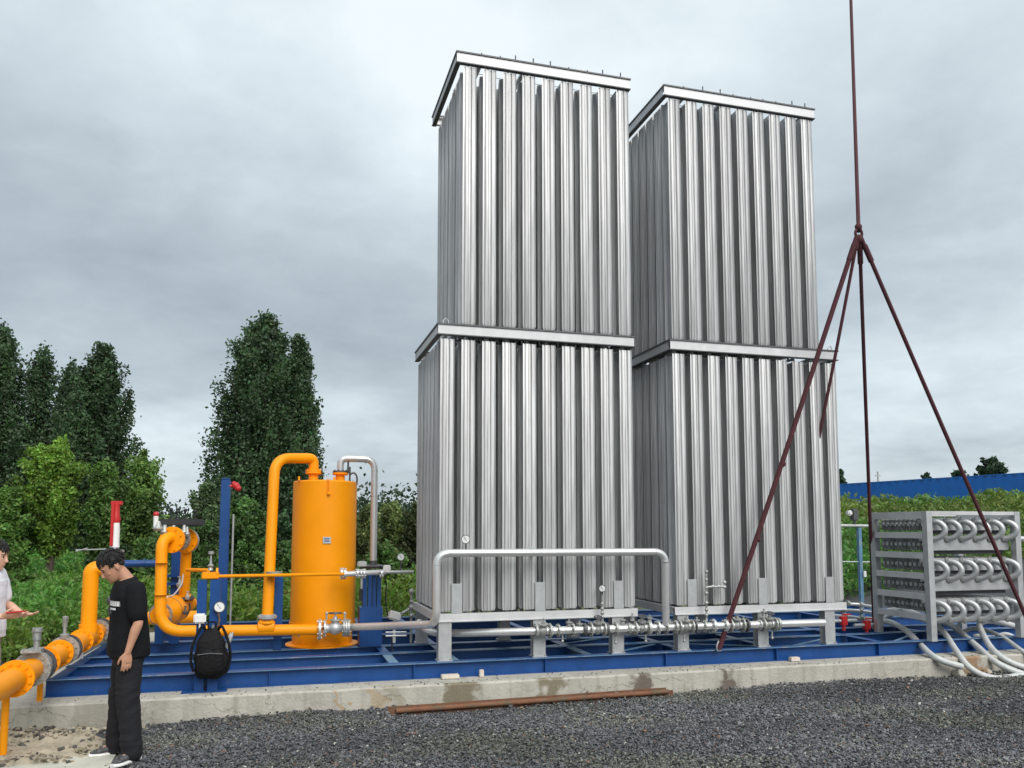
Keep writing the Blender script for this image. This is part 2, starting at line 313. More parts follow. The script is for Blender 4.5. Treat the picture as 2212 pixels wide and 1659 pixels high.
# ------------------------------------------------------------------ slab
def slab_mat():
    m = mat('concrete', (.43, .41, .355), .85, 0, .13, 2.2, .35, 35, dirt=((.30, .29, .24), 3, .52, .6)); t = m.node_tree; n = t.nodes; l = t.links; b = n['Principled BSDF']
    src = b.inputs['Base Color'].links[0].from_socket; g = n.new('ShaderNodeNewGeometry'); ns = n.new('ShaderNodeTexNoise'); ns.inputs['Scale'].default_value = 7; ns.inputs['Detail'].default_value = 5; l.new(g.outputs['Position'], ns.inputs['Vector'])
    ad = n.new('ShaderNodeVectorMath'); ad.operation = 'MULTIPLY_ADD'; l.new(ns.outputs['Color'], ad.inputs[0]); ad.inputs[1].default_value = (.55, .0, .25); l.new(g.outputs['Position'], ad.inputs[2]); sp = n.new('ShaderNodeSeparateXYZ'); l.new(ad.outputs[0], sp.inputs[0])
    def mt(op, a, b_):
        k = n.new('ShaderNodeMath'); k.operation = op
        for i, v in enumerate((a, b_)):
            if isinstance(v, (int, float)): k.inputs[i].default_value = v
            else: l.new(v, k.inputs[i])
        return k.outputs[0]
    st_ = n.new('ShaderNodeMapping'); st_.inputs['Scale'].default_value = (5, 5, .35); l.new(g.outputs['Position'], st_.inputs[0]); n3_ = n.new('ShaderNodeTexNoise'); n3_.inputs['Scale'].default_value = 2.5; n3_.inputs['Detail'].default_value = 7; l.new(st_.outputs[0], n3_.inputs['Vector'])
    m3 = n.new('ShaderNodeMapRange'); m3.inputs['From Min'].default_value = .5; m3.inputs['From Max'].default_value = .72; m3.inputs['To Max'].default_value = .55; l.new(n3_.outputs[0], m3.inputs[0]); x3 = n.new('ShaderNodeMix'); x3.data_type = 'RGBA'; l.new(m3.outputs[0], x3.inputs['Factor']); l.new(src, x3.inputs['A']); x3.inputs['B'].default_value = (.25, .235, .19, 1); src = x3.outputs['Result']
    vc = n.new('ShaderNodeTexVoronoi'); vc.feature = 'DISTANCE_TO_EDGE'; vc.inputs['Scale'].default_value = .9; l.new(ad.outputs[0], vc.inputs['Vector']); cm = n.new('ShaderNodeMapRange'); cm.inputs['From Min'].default_value = .006; cm.inputs['From Max'].default_value = .0; cm.inputs['To Max'].default_value = .7; l.new(vc.outputs['Distance'], cm.inputs[0]); x4 = n.new('ShaderNodeMix'); x4.data_type = 'RGBA'; l.new(cm.outputs[0], x4.inputs['Factor']); l.new(src, x4.inputs['A']); x4.inputs['B'].default_value = (.12, .11, .09, 1); src = x4.outputs['Result']
    # water stains running down the front of the slab, and an iron stain
    for px, hw, colr, k in ((1000, .20, (.17, .145, .09), .9), (1195, .17, (.17, .145, .09), .85), (1392, .17, (.13, .105, .085), .95), (1568, .12, (.13, .105, .085), .95), (855, .11, (.28, .25, .17), .6), (815, .10, (.36, .24, .10), .5), (735, .05, (.38, .22, .08), .6), (2105, .2, (.26, .14, .06), .8), (230, .3, (.26, .25, .2), .5)):
        xc = at(px, 1485, -.415).x+.27
        dd = mt('ABSOLUTE', mt('SUBTRACT', sp.outputs[0], xc), 0); mr = n.new('ShaderNodeMapRange'); mr.inputs['From Min'].default_value = hw; mr.inputs['From Max'].default_value = hw-.08 if hw > .09 else hw-.03; mr.inputs['To Max'].default_value = k; l.new(dd, mr.inputs[0])
        mf = n.new('ShaderNodeMath'); mf.operation = 'LESS_THAN'; sp2 = n.new('ShaderNodeSeparateXYZ'); l.new(g.outputs['Position'], sp2.inputs[0]); l.new(sp2.outputs[1], mf.inputs[0]); mf.inputs[1].default_value = -.36 if hw > .1 else -.40
        fz = mt('MULTIPLY', mr.outputs[0], mf.outputs[0]); mx = n.new('ShaderNodeMix'); mx.data_type = 'RGBA'; l.new(fz, mx.inputs['Factor']); l.new(src, mx.inputs['A']); mx.inputs['B'].default_value = (*colr, 1); src = mx.outputs['Result']
    l.new(src, b.inputs['Base Color']); return m
SLABM = slab_mat()
bm = bmesh.new()   # slightly irregular front edge
xs = list(np.arange(-7.5, 16.01, .12)); rows = []
for x in xs:
    j = noise.noise(Vector((x*2.1, 3, 0)))*.012+noise.noise(Vector((x*9, 1, 0)))*.006; k = noise.noise(Vector((x*4, 7, 0)))*.008
    rows.append([bm.verts.new(p) for p in ((x, (.75 if x < -4.25 else 5.3), ZC), (x, -.39+j, ZC+k*.5), (x, -.415+j, ZC-.018+k), (x, -.42+j*.4, -.1))])
for a, b in zip(rows[:-1], rows[1:]):
    for i in range(3): bm.faces.new((a[i], a[i+1], b[i+1], b[i]))
for r_, fl in ((rows[0], 1), (rows[-1], 0)):
    v5 = bm.verts.new((r_[0].co.x, r_[0].co.y, -.1)); q = r_+[v5]; bm.faces.new(q if fl else q[::-1])
me = bpy.data.meshes.new('concrete_slab'); bm.normal_update(); bm.to_mesh(me); bm.free(); me.materials.append(SLABM); o = bpy.data.objects.new('concrete_slab', me); COL.objects.link(o)
tag(o, 'long low concrete slab with damp stains carrying the blue skid', kind='structure')
# soil mound with a hole, at lower left
def soil():
    m = mat('dry_soil', (.40, .35, .26), .95, 0, .22, 5, .9, 22, dirt=((.17, .14, .10), 7, .56, .9))
    sx_ = np.arange(-5.6, -2.75, .025); sy_ = np.arange(-2.6, -.425, .025); GXs, GYs = np.meshgrid(sx_, sy_); h = np.zeros_like(GXs)
    hole = atz(82, 1575, 0)
    for i in range(h.shape[0]):
        for j in range(h.shape[1]):
            x, y = GXs[i, j], GYs[i, j]; v = noise.fractal(Vector((x*2.6, y*2.6, 1)), .8, 2.1, 5)*.06+noise.fractal(Vector((x*11, y*11, 4)), .7, 2.1, 3)*.018
            e_ = min(1, max(0, (-3.0+.28*math.sin(y*4+1)-x)/.35)); d = math.hypot((x-hole.x-.05)/.36, (y-hole.y)/.15)
            h[i, j] = -.05+e_*(.10+v)-.10*math.exp(-d**4)*e_
            if y < -1.72: h[i, j] = -.05+ (h[i, j]+.05)*max(0, 1-(-1.72-y)/.12)
    nx_, ny_ = len(sx_), len(sy_); ix = np.arange(nx_*ny_).reshape(ny_, nx_); f = np.stack([ix[:-1, :-1], ix[:-1, 1:], ix[1:, 1:], ix[1:, :-1]], -1).reshape(-1, 4)
    tag(npmesh('soil', np.stack([GXs, GYs, h], -1).reshape(-1, 3), f, m, smooth=True), 'lumpy tan soil heaped against the slab at lower left', kind='structure')
soil()
nc = 2600; cx_ = RNG.uniform(-5.2, -2.85, nc); cy_ = -.45-RNG.random(nc)*1.35; kk = (np.sin(cx_*5+1)*np.sin(cy_*6)+RNG.normal(0, .5, nc) > .25); cx_ = cx_[kk]; cy_ = cy_[kk]
cz_ = np.array([-.05+min(1, max(0, (-3.0+.28*math.sin(b_*4+1)-a_)/.35))*(.10+noise.fractal(Vector((a_*2.6, b_*2.6, 1)), .8, 2.1, 5)*.06) for a_, b_ in zip(cx_, cy_)])+.01
cl_ = np.where((RNG.random(len(cx_)) < .35)[:, None], np.array([.10, .09, .08]), np.array([.36, .31, .23]))*RNG.uniform(.6, 1.15, len(cx_))[:, None]
tag(stones('clods', np.stack([cx_, cy_, np.maximum(cz_, .0)], 1), RNG.uniform(.008, .030, len(cx_))**1.0, cl_), 'loose dark and tan soil clods around the pipe props', 'clods', kind='stuff')
pv = MB(); a = atz(15, 1632, .03); b = atz(258, 1625, .03); pv.add([(a.x-1.6, a.y+.03, .03), (b.x-.02, b.y, .03), (b.x+.03, b.y-1.2, .03), (a.x-1.6, b.y-1.2, .03), (a.x-1.6, a.y+.03, -.05), (b.x-.02, b.y, -.05), (b.x+.03, b.y-1.2, -.05), (a.x-1.6, b.y-1.2, -.05)], [(0, 3, 2, 1), (0, 1, 5, 4), (1, 2, 6, 5), (2, 3, 7, 6), (3, 0, 4, 7)])
tag(pv.build('paving', CONC2), 'pale concrete paving at the lower left corner', kind='structure')
# ------------------------------------------------------------------ skid frame
def ibeam(mb, p, q, h=.175, wd=.12, t=.009):
    p, q = Vector(p), Vector(q); d = (q-p).normalized(); up = Z; 
    mb.beam(p+up*(-t/2), q+up*(-t/2), wd, t); mb.beam(p+up*(-h+t/2), q+up*(-h+t/2), wd, t); mb.beam(p-up*(h/2), q-up*(h/2), t, h-2*t); return mb
skid = thing('skid_frame', (2.5, 1.2, ZC), 'long blue painted steel skid frame lying on the concrete slab under both towers', 'frame')
XL, XR = -3.95, 9.6
def rail(y, x0, x1, zt=ZB): 
    r_ = ibeam(MB(), (x0, y, zt), (x1, y, zt)).build('rail', BLUE, skid)
    # worn pale edge of the top flange
    MB().box((x0, y-.062, zt-.010), (x1, y-.0605, zt-.001)).build('flange_edge', BLUEL, r_); return r_
for i, (y, x0, x1) in enumerate(((-.05+.06, XL, XR), (.84, XL, XR), (1.50, XL, XR), (2.66, XL, XR), (3.9, XL+.6, XR), (4.9, XL+.6, XR))): rail(y, x0, x1)
for x in (XL+.07, -.45, .25, 1.9, 3.2, 4.4, 6.1, 7.5, XR-.07):
    for y0, y1 in ((.08, .77), (.91, 1.43), (1.57, 2.59), (2.73, 3.83), (3.97, 4.83)): ibeam(MB(), (x, y0, ZB-.012), (x, y1, ZB-.012), .155, .11).build('cross_member', BLUEL if -1 < x < 3 and y0 < .5 else BLUE, skid)
for (xa, ya, xb, yb) in ((1.3, .8, 2.6, 1.5), (4.6, .1, 3.3, .8), (4.7, .1, 5.9, .8), (6.3, .1, 7.3, .8), (2.1, .1, 3.1, .78)): MB().beam((xa, ya, ZB-.02), (xb, yb, ZB-.02), .05, .006).build('brace', BLUEL, skid)
for x in np.arange(XL+.6, XR, 1.55): MB().box((x-.004, -.045, ZC+.012), (x+.004, .004, ZB-.012)).build('stiffener', BLUE, skid)


def block(u, v, s, label, y=-.12):
    c = at(u, v, y); o = MB().box((c.x-s[0]/2, y-s[1]/2, ZC+.004), (c.x+s[0]/2, y+s[1]/2, ZC+.004+s[2]), .006).build('spacer_block', WOOD, None, Vector((c.x, y, ZC))); tag(o, label, 'block')
block(972, 1461, (.20, .09, .045), 'flat pale spacer block on the slab edge below the left tower leg')
block(1716, 1432, (.13, .07, .05), 'small pale block against the blue rail below the right tower')
block(1040, 1452, (.05, .05, .08), 'little upright tan block beside the flat spacer block'); 
# ------------------------------------------------------------------ vaporizer towers
def fin_profile(hw=.080):
    side = [(-1, 0), (-.93, 0), (-.88, .22), (-.66, .26), (-.58, .02), (-.50, 0), (-.44, .14), (-.14, .10), (-.09, 0), (-.0, 0), (.05, .24), (.20, .26), (.34, .12), (.38, 0), (.44, 0), (.49, .12), (.84, .20), (.90, 0)]
    pts = []
    for k in range(4):
        a = k*math.pi/2
        for t, d in side:
            x, y = t*hw, -(hw-d*hw*.75); pts.append((x*math.cos(a)-y*math.sin(a), x*math.sin(a)+y*math.cos(a)))
    return pts
PROF = [(x*.94, y*1.26) for x, y in fin_profile()]
def lip_profile():     # broad lips front and back on a narrow ribbed body: the slots between tubes fall into shade
    F = [(x*1.04, y*1.26) for x, y in fin_profile()[:17]]; w_, d_ = .080*1.04, .080*1.26; b = .036
    F = [p for p in F if p[0] < w_*.93]; F.append((w_, -d_))
    q = [(w_, -d_+.012), (b+.012, -d_+.022), (b, -d_+.05), (b-.012, -.02), (b, .0)]; half = F+q
    return half+[(-x, -y) for x, y in half]
LIP = lip_profile()
def fin_mesh(h, name, PROF=PROF):
    mb = MB(); rings = []
    for z, s in ((0, .9), (.03, 1), (h-.004, 1), (h, .97)): rings.append([Vector((x*s, y*s, z)) for x, y in PROF])
    mb.loft(rings, True, False); mb.cyl((0, 0, -.06), (0, 0, .02), .017, 8).cyl((0, 0, h-.01), (0, 0, h+.05), .017, 8)
    me = mb.mesh(name); me.materials.append(ALU); return me
def chan(mb, p, q, h, wd, face):     # C channel: web on the 'face' side
    p, q = Vector(p), Vector(q); f = Vector(face); t = .009
    mb.beam(p+f*(-t/2)+Z*(-h/2), q+f*(-t/2)+Z*(-h/2), t, h); mb.beam(p-f*(wd/2)-Z*(t/2+.001), q-f*(wd/2)-Z*(t/2+.001), wd-2*t, t); mb.beam(p-f*(wd/2)-Z*(h-t/2-.001), q-f*(wd/2)-Z*(h-t/2-.001), wd-2*t, t); return mb
LH = ZM-.105-.055-ZF-.02; UH = ZT-.12-.032-ZM-.03
FLO = fin_mesh(LH, 'fin_tube', LIP); FUP = fin_mesh(UH, 'fin_tube', LIP); FLO_E = fin_mesh(LH, 'fin_tube'); FUP_E = fin_mesh(UH, 'fin_tube')
W, D = 2.50, 1.66
LX = [.115+i*(W-.23)/9 for i in range(10)]; LYs = [.11+i*(D-.22)/6 for i in range(7)]
def tower(x0, label, ucols, ux0, ux1):
    t = thing('vaporizer_tower', (x0+W/2, D/2, ZB), label, 'vaporizer', 'finned vaporizer towers on the blue skid'); T = base_of(t)
    def frame(z, xa, xb, ya, yb, h, plate):
        fr = chan(MB(), (xa, ya, z), (xb, ya, z), h, .06, (0, -1, 0)).build('front_beam', ALUF, t)
        chan(MB(), (xa, yb, z), (xb, yb, z), h, .06, (0, 1, 0)).build('rear_beam', ALUF, t)
        chan(MB(), (xa+.001, ya+.062, z), (xa+.001, yb-.062, z), h, .06, (-1, 0, 0)).build('side_beam', ALUF, t)
        chan(MB(), (xb-.001, ya+.062, z), (xb-.001, yb-.062, z), h, .06, (1, 0, 0)).build('side_beam', ALUF, t)
        if plate:
            mb = MB()
            for y in (ya-.012, yb+.012-.07): mb.box((xa-.012, y, z+.002), (xb+.012, y+.07, z+.020))
            for x in (xa-.012, xb+.012-.07): mb.box((x, ya+.060, z+.002), (x+.07, yb-.060, z+.020))
            mb.build('top_plate', DKST, t)
            mb = MB(); mb.box((xa-.008, ya-.010, z-h-.014), (xb+.008, ya+.05, z-h-.002)); mb.box((xa-.010, ya+.052, z-h-.014), (xa+.05, yb, z-h-.002)); mb.box((xb-.05, ya+.052, z-h-.014), (xb+.01, yb, z-h-.002)); mb.build('bottom_plate', DKST, t)
    frame(ZF, x0, x0+W, 0, D, .092, False); frame(ZM, x0, x0+W, 0, D, .105, True); frame(ZT, ux0, ux1, .005, D, .115, True)
    MB().box((x0+.002, -.014, ZF-.094), (x0+W-.002, -.001, ZF-.084)).build('bottom_lip', ALUF, t)
    # fin tubes: the 100 that show largest are parts, the hidden rest one part
    allf = []
    for iy, y in enumerate(LYs):
        for ix, xx in enumerate(LX): allf.append((iy*10+(0 if ix == 0 or (x0 > 2 and ix == 9) else ix), x0+xx, y, ZF+.02, FLO_E if ix == 0 and iy else FLO, LH))
        for ix in ucols:
            allf.append((iy*10+(0 if ix == ucols[0] else ix), x0+LX[ix], y, ZM+.03, FUP_E if ix == ucols[0] and iy else FUP, UH))
    allf.sort(key=lambda q: (q[0] >= 10 and q[0] % 10 != 0, q[0]))
    for q in allf[:100]:
        o = bpy.data.objects.new('fin_tube', q[4]); COL.objects.link(o); o.parent = t; o.location = Vector((q[1]+RNG.normal(0, .0015), q[2], q[3]))-T; o.rotation_euler.z = RNG.choice([0, math.pi])+RNG.normal(0, .012)
    mb = MB()
    for q in allf[100:]: mb.loft([[Vector((x*s+q[1], y*s+q[2], q[3]+z)) for x, y in LIP] for z, s in ((0, 1), (q[5], 1))], True, False)
    mb.build('fin_tube', ALU, t)['kind'] = 'stuff'
    # header pipes: return bends running back along each column, above and below
    for z0, sg, cols in ((ZT-.135, 1, ucols), (ZM-.125, 1, range(10)), (ZF-.045, -1, range(10))):
        for ix in cols:
            xx = x0+LX[ix]; mb = MB()
            pth = []
            for k in range(7): y = LYs[k]; pth += ([(xx, y, z0-sg*.05), (xx, y, z0+sg*.012)] if k % 2 == 0 else [(xx, y, z0+sg*.012), (xx, y, z0-sg*.05)])
            mb.tube(fillet(pth, .05, 4), .019, 8); mb.build('return_bend', GALV if sg > 0 else CAST, t)
    for z0, xa, xb in ((ZT-.205, ux0, ux1), (ZM-.19, x0, x0+W)):     # thin tie wires across the tube heads
        mb = MB()
        for y in (.08, .5, 1.2): mb.tube(spline([(xa+.05+(xb-xa-.1)*k/8, y, z0+(.012 if k % 2 else -.008)) for k in range(9)], 4), .004, 5)
        mb.build('tie_wire', GALV, t)
    for z0, xa, xb in ((ZT-.115, ux0, ux1),):
        for xx in np.linspace(xa+.3, xb-.3, 4): MB().box((xx-.025, .06, z0+.01), (xx+.025, D-.06, z0+.045)).build('roof_bar', ALUF, t)
    for k in range(9):
        xx = ux0+.33+k*(ux1-ux0-.4)/8.2+random.uniform(-.05, .05); hh = random.choice((.03, .045, .07)); MB().cyl((xx, .02, ZT+.018), (xx, .02, ZT+.018+hh), .008, 6).build('bolt', DKST, t)
    for xx in (x0+.10, x0+W-.08):
        MB().tube([(xx-.03, .05, ZM+.02), (xx-.03, .05, ZM+.06), (xx, .05, ZM+.09), (xx+.03, .05, ZM+.06), (xx+.03, .05, ZM+.02)], .008, 6).build('lifting_eye', ALUF, t)
    # legs
    for i, xx in enumerate((x0+.11, x0+1.24, x0+2.24)):
        for y in (.005, D-.12):
            mb = MB(); t_ = .01; wd = .15
            mb.box((xx-wd/2, y, ZB+.012), (xx+wd/2, y+t_, ZF-.095)); mb.box((xx-wd/2, y+.11, ZB+.012), (xx+wd/2, y+.11+t_, ZF-.095)); mb.box((xx-wd/2+.02, y+t_+.001, ZB+.012), (xx-wd/2+.03, y+.109, ZF-.095)); mb.box((xx-.09, y-.02, ZB+.001), (xx+.09, y+.14, ZB+.011))
            for bx in (-.07, .07): mb.cyl((xx+bx, y-.01, ZB+.011), (xx+bx, y-.01, ZB+.03), .01, 6)
            mb.build('leg', GALV, t)
        if True:
            xg = x0+(.243, 1.25, 2.252)[i]; MB().box((xg-.062, -.003, ZF+.003), (xg+.062, .006, ZF+.34)).build('gusset_plate', GALV, t)
    return t
tower(0, 'tall silver finned vaporizer tower on the left, behind the looping silver pipe', list(range(1, 10)), .2066, 2.492)
tower(3.0015, 'tall silver finned vaporizer tower on the right, beside the crane sling', list(range(0, 9)), 2.981, 2.981+2.2855)
# ------------------------------------------------------------------ orange tank
tc_ = Vector((-1.16, 1.86, ZB))
tank = thing('tank', tc_, 'upright orange cylindrical tank with domed rim and small nameplate', 'tank')
TT = at(700, 1037, tc_.y-.42).z; RT_ = .415
MB().lathe(tc_, Z, [(.30, RT_), (TT-ZB-.012, RT_), (TT-ZB, RT_-.012)], 56).build('shell', ORANGE, tank)
MB().lathe(tc_, Z, [(.012, .445), (.02, .385), (.28, .385)], 56).lathe(tc_, Z, [(0, .47), (.014, .47)], 56).build('base_ring', ORANGE, tank)
MB().lathe(tc_, Z, [(.265, RT_+.012), (.298, RT_+.012)], 56).build('weld_band', ORANGE, tank)
MB().lathe(tc_+Z*(TT-ZB), Z, [(.001, RT_-.03), (.012, RT_-.1), (.02, .02)], 48).build('lid', ORANGE, tank)
n1p = at(677, 1030, 1.80); n2p = at(735, 1030, 1.86)
for p in (n1p, n2p):
    nz = MB().cyl((p.x, p.y, TT), (p.x, p.y, TT+.11), .062, 20).build('nozzle', ORANGE, tank)
    MB().flange((p.x, p.y, TT+.115), Z, .105, .024, 8, .009).build('flange', ORANGE, nz)
c = at(709, 1050, tc_.y-RT_-.005)
MB().box((c.x-.012, c.y-.012, c.z-.11), (c.x-.006, c.y+.02, c.z+.10)).box((c.x+.006, c.y-.012, c.z-.11), (c.x+.012, c.y+.02, c.z+.10)).ball((c.x+.01, c.y-.015, c.z-.1), .02, 8, 6).build('lifting_lug', ORANGE, tank)
c = at(706, 1167, tc_.y-RT_-.004); npl = MB().obox(c+Vector((0, -.004, 0)), (.10, .006, .085), None, .001).build('nameplate', GALV, tank)
for dz, ww in ((.022, .07), (.004, .06), (-.014, .066)): MB().box((c.x-ww/2, c.y-.0085, c.z+dz-.004), (c.x+ww/2, c.y-.0075, c.z+dz+.004)).build('engraved_line', BLUE, npl)
for u in (646, 722): p = at(u, 1032, 1.6); MB().box((p.x-.012, p.y-.03, TT), (p.x+.012, p.y+.03, TT+.05)).build('lid_lug', ORANGE, tank)
MB().tube(spline([(n2p.x+.12, 1.75, TT-.01), (n2p.x+.12, 1.75, TT+.09), (n2p.x+.17, 1.75, TT+.12), (n2p.x+.21, 1.75, TT+.07), (n2p.x+.21, 1.75, TT-.02)]), .012, 8).tube([(n2p.x+.115, 1.75, TT+.09), (n2p.x+.115, 1.75, TT+.2)], .014, 8).build('vent_fitting', DKST, tank)
p = at(645, 1372, 1.5); MB().ball(p, .02).build('lug', GALV, tank)
# ------------------------------------------------------------------ orange inverted-U pipe
YP = 1.24
up_ = thing('overhead_pipe', at(578, 1372, YP), 'orange inverted U pipe rising left of the tank and bending over to its lid', 'pipe')
b0 = at(577, 1345, YP); t0 = at(594, 984, YP+.25); n_top = Vector((n1p.x, n1p.y, TT+.14))
pipe([b0, Vector((t0.x, t0.y, at(594, 990, YP+.25).z)), Vector((n_top.x, n_top.y, at(676, 990, n_top.y).z)), n_top], .066, .22, 20, 10).build('pipe_run', ORANGE, up_)
MB().flange(n_top, Z, .105, .024, 8, .009).build('flange', ORANGE, up_); MB().cyl(n_top-Z*.005+X*.10, n_top-Z*.005+X*.12, .05, 12).build('end_plate', DKST, up_)
MB().lathe(b0+Z*(.0), Z, [(-.03, .078), (.0, .10), (.02, .085)]).build('reducer', ORANGE, up_)
MB().flange(b0+Z*.07, Z, .115, .03, 8, .009).cyl(b0+Z*.04, b0+Z*.1, .088, 18).build('insulating_flange', GALV, up_)
p = at(592, 1240, YP-.05); MB().cyl(p-Z*.03, p+Z*.03, .095, 20).build('clamp', CAST, up_)
# silver inverted-U
sp_ = thing('overhead_pipe', at(808, 1240, 1.86), 'bare steel inverted U pipe from the tank lid down to its right side', 'pipe')
s_top = Vector((n2p.x, n2p.y, TT+.14)); zt_ = at(770, 991, 1.86).z; xr_ = at(808, 1100, 1.86).x
pipe([s_top, (s_top.x, s_top.y, zt_), (xr_, 1.86, zt_), (xr_, 1.86, at(808, 1222, 1.86).z)], .047, .15, 18, 9).build('pipe_run', STEEL, sp_)
MB().flange(s_top, Z, .10, .022, 8, .009).build('flange', DKST, sp_)
for zz, xx in ((zt_-.16, xr_), (zt_-.5, xr_)): MB().cyl((xx, 1.86, zz), (xx, 1.86, zz-.008), .049, 18).build('weld_seam', GALV, sp_)
MB().cyl((s_top.x+.1, 1.84, zt_-.02), (s_top.x+.1, 1.84, zt_-.16), .013, 8).ball((s_top.x+.1, 1.84, zt_-.17), .03, 8, 6).build('drain_fitting', DKST, sp_)
p = Vector((xr_, 1.86, at(808, 1222, 1.86).z))
act = MB().lathe(p-Z*.03, Z, [(0, .15), (.02, .17), (.035, .17), (.05, .05), (.1, .05)], 28).build('actuator', DKST, sp_); MB().obox(p+Vector((-.16, -.1, .03)), (.12, .08, .07), None, .01).build('junction_box', GALV, act); MB().obox(p+Vector((.17, -.1, -.03)), (.10, .06, .08), None, .01).build('switch_box', WHITE, act)
MB().flange(p-Z*.07, Z, .12, .03, 8, .01).build('flange', CAST, sp_)
# ------------------------------------------------------------------ orange main pipe with risers
mp_ = thing('process_pipe', at(345, 1372, YP), 'orange pipe looping down from the valve station and running low in front of the tank', 'pipe')
v0 = at(690, 1360, YP); e0 = at(345, 1364, YP); e1 = at(350, 1160, YP+.1); e2 = at(392, 1163, YP+.35)
pipe([v0, e0, e1, e2], .067, .26, 20, 10).build('pipe_run', ORANGE, mp_)
c = at(575, 1355, YP); MB().lathe(c-X*.1, X, [(0, .067), (.01, .082), (.19, .082), (.2, .067)]).obox(c+Z*.07, (.17, .15, .05), None, .008).build('tee', ORANGE, mp_)
for q in (at(349, 1216, YP+.02), at(347, 1285, YP)): MB().cyl(q, q+Z*.008, .0685, 20).build('weld_seam', ORANGE, mp_)
MB().flange(v0, X, .13, .03, 8, .01).build('flange', GALV, mp_)
vv = valve(mp_, at(724, 1357, YP), X, .062, .26, True, GALV); MB().flange(at(752, 1356, YP), X, .11, .03, 8, .01).flange(at(742, 1356, YP), X, .11, .02, 8, .01).build('flange', CAST, mp_)
for u in (706, 745): q = at(u, 1325, YP); MB().cyl(q, q-Z*.08, .012, 8).ball(q, .02, 8, 6).build('bleed_fitting', GALV, mp_)
# valve station at the left: riser, upper flanges, lower regulator
vs_ = thing('valve_station', at(395, 1400, 1.7), 'orange riser with bolted flanges, regulator body and black header above, left of the backpack post', 'valve station')
f0 = at(372, 1166, 1.45); f1 = at(388, 1166, 1.6); f2 = at(401, 1168, 1.75)
dr = (f2-f0).normalized()
MB().flange(f0, dr, .16, .035, 8, .012).build('flange', ORANGE, vs_); MB().cyl(f0, f1+dr*.05, .10, 20).flange(f1, dr, .13, .05, 8, .012).build('gasket_ring', CAST, vs_); MB().flange(f2, dr, .155, .03, 8, .012).build('flange', ORANGE, vs_); MB().flange(f2+dr*.06, dr, .145, .03, 8, .012).build('blind_flange', GALV, vs_)
pipe([f1+dr*.1, f2+dr*.02+Vector((0, .05, 0)), at(397, 1300, 1.95)], .066, .1).build('riser', ORANGE, vs_)
g0 = at(395, 1292, 1.9); MB().flange(g0, Z, .14, .03, 8, .012).build('flange', DKST, vs_)
rg = MB(); c0 = at(368, 1318, 1.75); ax = Vector((-.25, -1, -.08)).normalized()
rg.lathe(c0-ax*.32, ax, [(0, .09), (.05, .13), (.16, .17), (.32, .19), (.46, .16), (.56, .12), (.7, .10)], 24); rg.tube(fillet([c0-ax*.3, c0-ax*.3+Vector((.14, .05, .02)), g0], .14, 8), .09, 16); reg = rg.build('regulator_body', ORANGE, vs_)
for k, m_ in ((-.2, DKST), (.02, ORANGE), (.07, DKST), (.30, CAST)): MB().flange(c0+ax*k, .2 and ax, .175 if k < .2 else .14, .02, 10, .010).build('bolt_ring', m_, reg)
q = at(372, 1132, 1.6); hd = MB().obox(q+Vector((.12, 0, .02)), (.50, .16, .08), None, .012).build('header_box', BLACK, vs_)
for du, hh in ((-.02, .12), (.05, .09), (.15, .11), (.26, .1)): MB().cyl(q+Vector((du, 0, .06)), q+Vector((du, 0, .06+hh)), .009, 6).ball(q+Vector((du, 0, .06+hh)), .022, 8, 6).build('knob', BLACK, hd)
for u, v, s in ((342, 1138, .07), (356, 1146, .06), (375, 1147, .06), (398, 1146, .05), (404, 1150, .04)): MB().lathe(at(u, v, 1.5)-Z*.05, Z, [(0, s*.7), (.03, s), (.06, s*.6), (.12, s*.35)], 10).build('fitting', CAST, vs_)
q = at(337, 1120, 1.5); MB().cyl(q-Z*.1, q+Z*.03, .03, 10).build('small_valve', WHITE, vs_); MB().ball(q+Z*.05, .035, 10, 6).build('cap', RED, vs_)
pipe([at(404, 1231, 1.7), at(450, 1232, 1.3)], .024, .05, 10).build('branch_pipe', ORANGE, vs_)
for u, v, y, r1, m_ in ((352, 1300, 1.5, .03, CAST), (345, 1322, 1.45, .035, DKST), (388, 1262, 1.7, .04, CAST), (405, 1290, 1.7, .03, GALV), (352, 1344, 1.45, .04, CAST), (400, 1322, 1.6, .03, DKST), (360, 1278, 1.5, .03, DKST)):
    q = at(u, v, y); MB().lathe(q-Z*r1, Z, [(0, r1*.6), (r1*.5, r1), (r1*1.2, r1), (r1*1.5, r1*.5), (r1*3, r1*.3), (r1*3.1, r1*.7), (r1*3.4, r1*.7)], 10).build('fitting', m_, vs_)
MB().tube(spline([at(352, 1300, 1.45), at(360, 1290, 1.42), at(375, 1285, 1.5), at(392, 1262, 1.65), at(396, 1240, 1.7)]), .009, 6).build('impulse_tube', STEEL, vs_)
# blue pipe and uprights behind the station
bs = thing('pipe_stand', at(335, 1380, 2.4), 'dark blue pipe stand with horizontal bar behind the orange loop and black-shirted man', 'pipe stand')
MB().cyl(at(255, 1218, 2.4), at(345, 1217, 2.4), .047, 16).build('crossbar', BLUE, bs); MB().cyl(at(312, 1217, 2.4)-X*.01, at(312, 1217, 2.4)+X*.01, .06, 16).build('coupling', BLUE, bs)
for u, wd in ((350, .10), (383, .12)): 
    p = at(u, 1180 if u > 360 else 1210, 2.45); MB().beam(p, Vector((p.x, p.y, ZB+.003)), wd, wd).build('upright', BLUE, bs)
for v in (1245, 1262, 1290): MB().beam(at(345, v, 2.38), at(405, v-3, 2.3), .06, .04).build('bracket', BLUE, bs)
